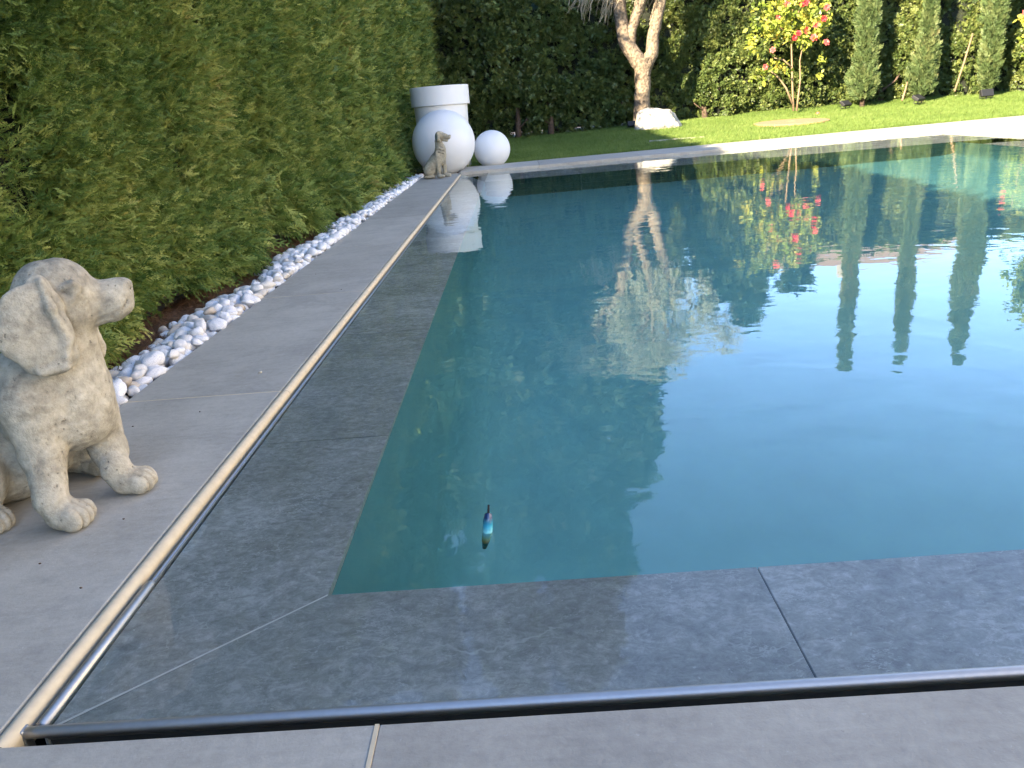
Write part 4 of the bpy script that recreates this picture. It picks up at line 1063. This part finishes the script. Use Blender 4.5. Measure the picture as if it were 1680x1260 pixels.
# small wispy weeds at the hedge foot between the cypresses
# ---- distant trees: mostly seen mirrored in the water
def conifer(x, y, H, R_, label, key='pine', n=2600, seed=1, sc=(.5, 1.0), bare=.15, group=None, mat='bark2'):
    rr = np.random.default_rng(seed); root = empty('conifer_tree', (x, y, 0)); tag(root, label, 'tree', group)
    mb = MB(); mb.tube([(0, 0, -.1), (.05, 0, H*.5), (0, 0, H*.97)], [R_*.09+.05, R_*.05+.03, .02], 8); mb.build('trunk', M[mat], root, smooth=True)
    nb = int(n/42); P = []; D = []; mb = MB()
    for i in range(nb):
        t = bare+(1-bare)*(i+rr.uniform(0, 1))/nb; a = rr.uniform(0, 6.28); L = R_*(1-t)**.65*rr.uniform(.55, 1.15)+.15
        e = np.array([math.cos(a)*L, math.sin(a)*L, t*H-.28*L]); s0 = np.array([0, 0, t*H])
        mb.tube([s0, (s0+e)/2+np.array([0, 0, .06*L]), e], [.05, .03, .012], 4, cap=False)
        m_ = 42; u = rr.uniform(.15, 1.02, m_); q = s0+(e-s0)*u[:, None]+rr.normal(0, .16+.10*L, (m_, 3))*np.array([1, 1, .55])
        P.append(q); D.append(np.stack([math.cos(a)+rr.normal(0, .4, m_), math.sin(a)+rr.normal(0, .4, m_), -.25+rr.normal(0, .3, m_)], 1))
    mb.build('branches', M[mat], root, smooth=True)['kind'] = 'stuff'
    P = np.concatenate(P); D = np.concatenate(D); scatter('foliage', key, P, D, rr.uniform(*sc, len(P)), root)
conifer(-5.2, 17.2, 13, 3.4, 'tall conifer added outside the left hedge to cast shade on the back hedge', n=6000, seed=13, sc=(.6, 1.0), bare=.36)  # occluder tree, added behind the hedge to shade the back hedge's left part
conifer(-5.2, 27, 22, 3.4, 'very tall dark conifer beyond the back corner, leftmost of the group', n=4200, seed=23, sc=(.6, 1.2))
conifer(-1.6, 29, 24, 3.4, 'very tall dark conifer beyond the back hedge, second from the left', n=4200, seed=3, sc=(.6, 1.2))
conifer(1.5, 30, 24.5, 3.6, 'very tall dark conifer beyond the back hedge, centre of the group', n=4800, seed=4, sc=(.6, 1.2))
conifer(3.4, 28, 13.5, 2.2, 'shorter conifer beyond the back hedge, right of the tall group', n=2600, seed=5, sc=(.5, 1.0))
conifer(7.6, 30, 6.6, 1.1, 'small bushy pine beyond the hedge, left of the brown roof', n=900, seed=6, sc=(.4, .7), bare=.3)
conifer(8.9, 30.5, 7.6, 1.0, 'narrow pine beyond the hedge in front of the brown roof', n=900, seed=7, sc=(.35, .6), bare=.3)
conifer(10.3, 30, 6.4, .8, 'small pine beyond the hedge, nearest the middle of the brown roof', n=600, seed=8, sc=(.35, .6), bare=.3)
def lime():
    rr = random.Random(21); base = Vector((13.6, 18.2, 0)); root = empty('broadleaf_tree', base); tag(root, 'broadleaf tree with pale green leaves at the right beyond the terrace', 'tree')
    mb = MB(); tips = []; mb.tube([(0, 0, -.05), (.05, 0, 1.5), (-.05, 0, 2.9)], [.14, .11, .09], 10, jit=.1)
    for k in range(5): branchy(mb, (-.05, 0, 2.7), (rr.uniform(-1, 1), rr.uniform(-1, 1), .8), .95, .06, 2, rr, tips, .2)
    mb.build('trunk', M['bark2'], root, smooth=True); P = []; D = []
    for (p, d) in tips:
        for k in range(22): P.append(np.array(p)+rng.normal(0, .28, 3)); D.append(rng.normal(0, 1, 3))
    P = np.array(P); k = P[:, 2] > 2.6; P = P[k]; D = np.array(D)[k]; scatter('foliage', 'lime', P, D, rng.uniform(.25, .45, len(P)), root)
lime()

# ---- house whose roof shows above the hedge in the reflection
hs = empty('house', (12.5, 34, 0)); tag(hs, 'house with a low brown tiled roof beyond the back hedge', 'house')
mb = MB(); mb.box((-5, -3, -.1), (6, 4, 4.7)); mb.build('wall', M['render'], hs)
for r_ in range(9):
    mb = MB(); t0, t1 = r_/9, (r_+1)/9
    def rp(x, t, dz=0): return (x*(1-.35*t) if x > 0 else x*(1-.25*t), -3.5+3.9*t, 4.65+2.05*t+dz)
    mb.quad(rp(-5.6, t0), rp(6.6, t0), rp(6.6, t1, .03), rp(-5.6, t1, .03)); mb.build('roof_course', M['roof'], hs)
mb = MB(); mb.V = [(-5.6, 4.5, 4.65), (6.6, 4.5, 4.65), (6.6*.65, .4, 6.72), (-5.6*.75, .4, 6.72), (-5.6, -3.5, 4.64), (6.6, -3.5, 4.64)]
mb.F = [(1, 0, 3, 2), (0, 4, 3), (5, 1, 2), (4, 0, 1, 5)]; mb.build('roof', M['roof'], hs)
for x in (-3.5, -.5, 3.0):
    mb = MB(); mb.box((x, -3.04, 1.6), (x+1.1, -3.0, 3.4)); wf = mb.build('window', M['white'], hs); mb = MB(); mb.box((x+.08, -3.06, 1.68), (x+1.02, -3.045, 3.32)); mb.build('pane', M['pane'], wf)
mb = MB(); mb.box((1.8, 1, 5.4), (2.4, 1.6, 7.3)); mb.build('chimney', M['render'], hs)

hs = empty('house', (10.8, 0, 0)); tag(hs, 'cream rendered house added out of view at the right for warm bounce light', 'house')  # unseen house, added and sized to bounce warm fill towards the pool
mb = MB(); mb.box((0, -12, -.1), (8, 12, 8.2)); mb.build('wall', M['cream'], hs)
mb = MB(); mb.box((-.3, -12.4, 8.201), (8.5, 12.4, 8.45)); mb.build('roof', M['roof'], hs)
for y in (-7, -2.5, 2, 6.5):
    mb = MB(); mb.box((-.04, y, .1), (-.001, y+1.6, 2.4)); wf = mb.build('door', M['white'], hs); mb = MB(); mb.box((-.05, y+.1, .2), (-.041, y+1.5, 2.3)); mb.build('pane', M['pane'], wf)
# ================================================================== SMALL GARDEN THINGS
def floodlight(px, py, Yt, label, tilt, rz, s_=1.0):
    p = gy(px, py, Yt); z0 = float(lawnz(np.array(p[0]), Yt)); root = empty('floodlight', (p[0], Yt, z0), rz); tag(root, label, 'garden light', 'black ground floodlights along the back hedge')
    mb = MB(); mb.tube([(0, 0, -.04), (0, 0, .10*s_)], [.015, .015], 8); mb.build('stake', M['black'], root)
    Rm = Euler((tilt, 0, 0)).to_matrix()
    mb = MB(); mb.box((-.17*s_, -.045*s_, -.09*s_), (.17*s_, .03*s_, .09*s_)); mb.V = [tuple(Rm@Vector(v)+Vector((0, 0, .18*s_))) for v in mb.V]; h_ = mb.build('housing', M['black'], root, bevel=.012)
    mb = MB(); mb.box((-.15*s_, .031*s_, -.07*s_), (.15*s_, .036*s_, .07*s_)); mb.V = [tuple(Rm@Vector(v)+Vector((0, 0, .18*s_))) for v in mb.V]; mb.build('lens', M['pane'], h_)
    mb = MB(); mb.tube([(-.19*s_, 0, .18*s_), (-.19*s_, 0, .07*s_), (.19*s_, 0, .07*s_), (.19*s_, 0, .18*s_)], [.010]*4, 6); mb.build('bracket', M['black'], root)
floodlight(1388, 160, 22.4, 'black floodlight left of the first cypress foot', -.9, .6)
floodlight(1507, 155, 22.2, 'black floodlight tipped up before the browning middle cypress', -1.0, .7, 1.15)
floodlight(1619, 150, 22.2, 'black floodlight facing the rightmost cypress', -.35, .15, 1.05)
floodlight(1037, 190, 22.0, 'black floodlight left of the boulder by the tree foot', -.5, .3, .8)
floodlight(1080, 187, 22.1, 'black floodlight behind the boulder, right of the tree trunk', -.7, .2, .8)
def stake(p0, p1, Yt, label):
    a = Vector(gy(*p0, Yt)); b_ = Vector(gy(*p1, Yt+.35)); mb = MB(); mid = a.lerp(b_, .5)+Vector((.01, 0, 0))
    mb.tube([a, mid, b_], [.026, .024, .022], 8, jit=.1); o_ = mb.build('wooden_stake', M['bamboo'], smooth=True); tag(o_, label, 'stake')
stake((1566, 150), (1596, 55), 23.25, 'long slanting wooden stake between the middle and right cypress')
stake((1480, 165), (1490, 128), 22.7, 'short wooden stake at the left foot of the browning cypress')
p = gy(1291, 209, 20.1); zc_ = float(lawnz(np.array(6.75), 20.1)); n = 48; mb = MB(); mb.prism([(.88*math.cos(2*math.pi*i/n), .86*math.sin(2*math.pi*i/n)) for i in range(n)], -.03, .03)
cv = empty('tank_cover', (6.75, 20.1, zc_+.02)); tag(cv, 'round rusty brown cover lying flat in the lawn', 'cover'); cv.rotation_euler = (.03, .0, 0)
mb.build('disc', M['rust'], cv, bevel=.01); mb = MB(); mb.box((-.08, -.02, .031), (.08, .02, .045)); mb.build('handle', M['rust'], cv)
a = gy(1082, 230, 18.2); zz = float(lawnz(np.array(a[0]), 18.2)); mb = MB(); mb.prism([(-.6, -.12), (.62, -.16), (.66, .10), (-.55, .14)], -.03, .0)
o_ = mb.build('flagstone', M['rock'], bevel=.006); o_.location = (a[0]+.35, 18.2, zz+.035); tag(o_, 'long narrow pale flagstone sunk in the grass between the boulder and the coping', 'flagstone')
# floating thermometer-like bobber
a = gz(800, 872, WZ); fl_ = empty('pool_float', (a[0], a[1], WZ)); fl_.rotation_euler = (.0, .12, .2); fl_.scale = (.95, .95, 1.45); tag(fl_, 'small shiny iridescent float bobbing in the pool near the near shelf', 'float')
mb = MB(); lathe(mb, [(.0003, -.075), (.006, -.07), (.011, -.04), (.0135, -.01), (.0135, .02), (.010, .034), (.0003, .038)], 20); mb.build('bulb', M['film'], fl_, smooth=True)
mb = MB(); mb.tube([(0, 0, .034), (.0, 0, .052)], [.0035, .003], 8); mb.build('tip', M['black'], fl_)
# debris: fallen petals and crumbs on the coping and grass
def crumb(px, py, z, s_, mat, name, label, cat, group=None):
    p = gz(px, py, z); V_ = peb_shape(pv1, random.randint(0, 8))*s_; o_ = obj(name, mesh_np(name, V_, pf1, True), None, M[mat]); o_.location = (p[0], p[1], z+s_*.4); tag(o_, label, cat, group); return o_
crumb(427, 612, 0, .0085, 'bead', 'stone_crumb', 'tiny pale stone crumb on the coping slab beyond the near joint', 'crumb')
crumb(751, 284, 0, .022, 'bark2', 'stone_crumb', 'tiny dark crumb on the coping beside the big globe', 'crumb')
for (x, y) in ((518, 450), (560, 475), (328, 676), (203, 852), (133, 965), (66, 925), (218, 700)):
    crumb(x, y, 0, .0035, 'bark2', 'soil_speck', 'tiny dark speck of soil lying on the left coping', 'speck', 'soil specks on the coping')
p = gy(1340, 179, 22.0); o_ = crumb(1340, 179, 0, .05, 'pinkred', 'fallen_flower', 'fallen pink flower on the grass right of the camellia foot', 'flower'); o_.location = (p[0], 21.9, float(lawnz(np.array(p[0]), 21.9))+.04)
print('scene built')
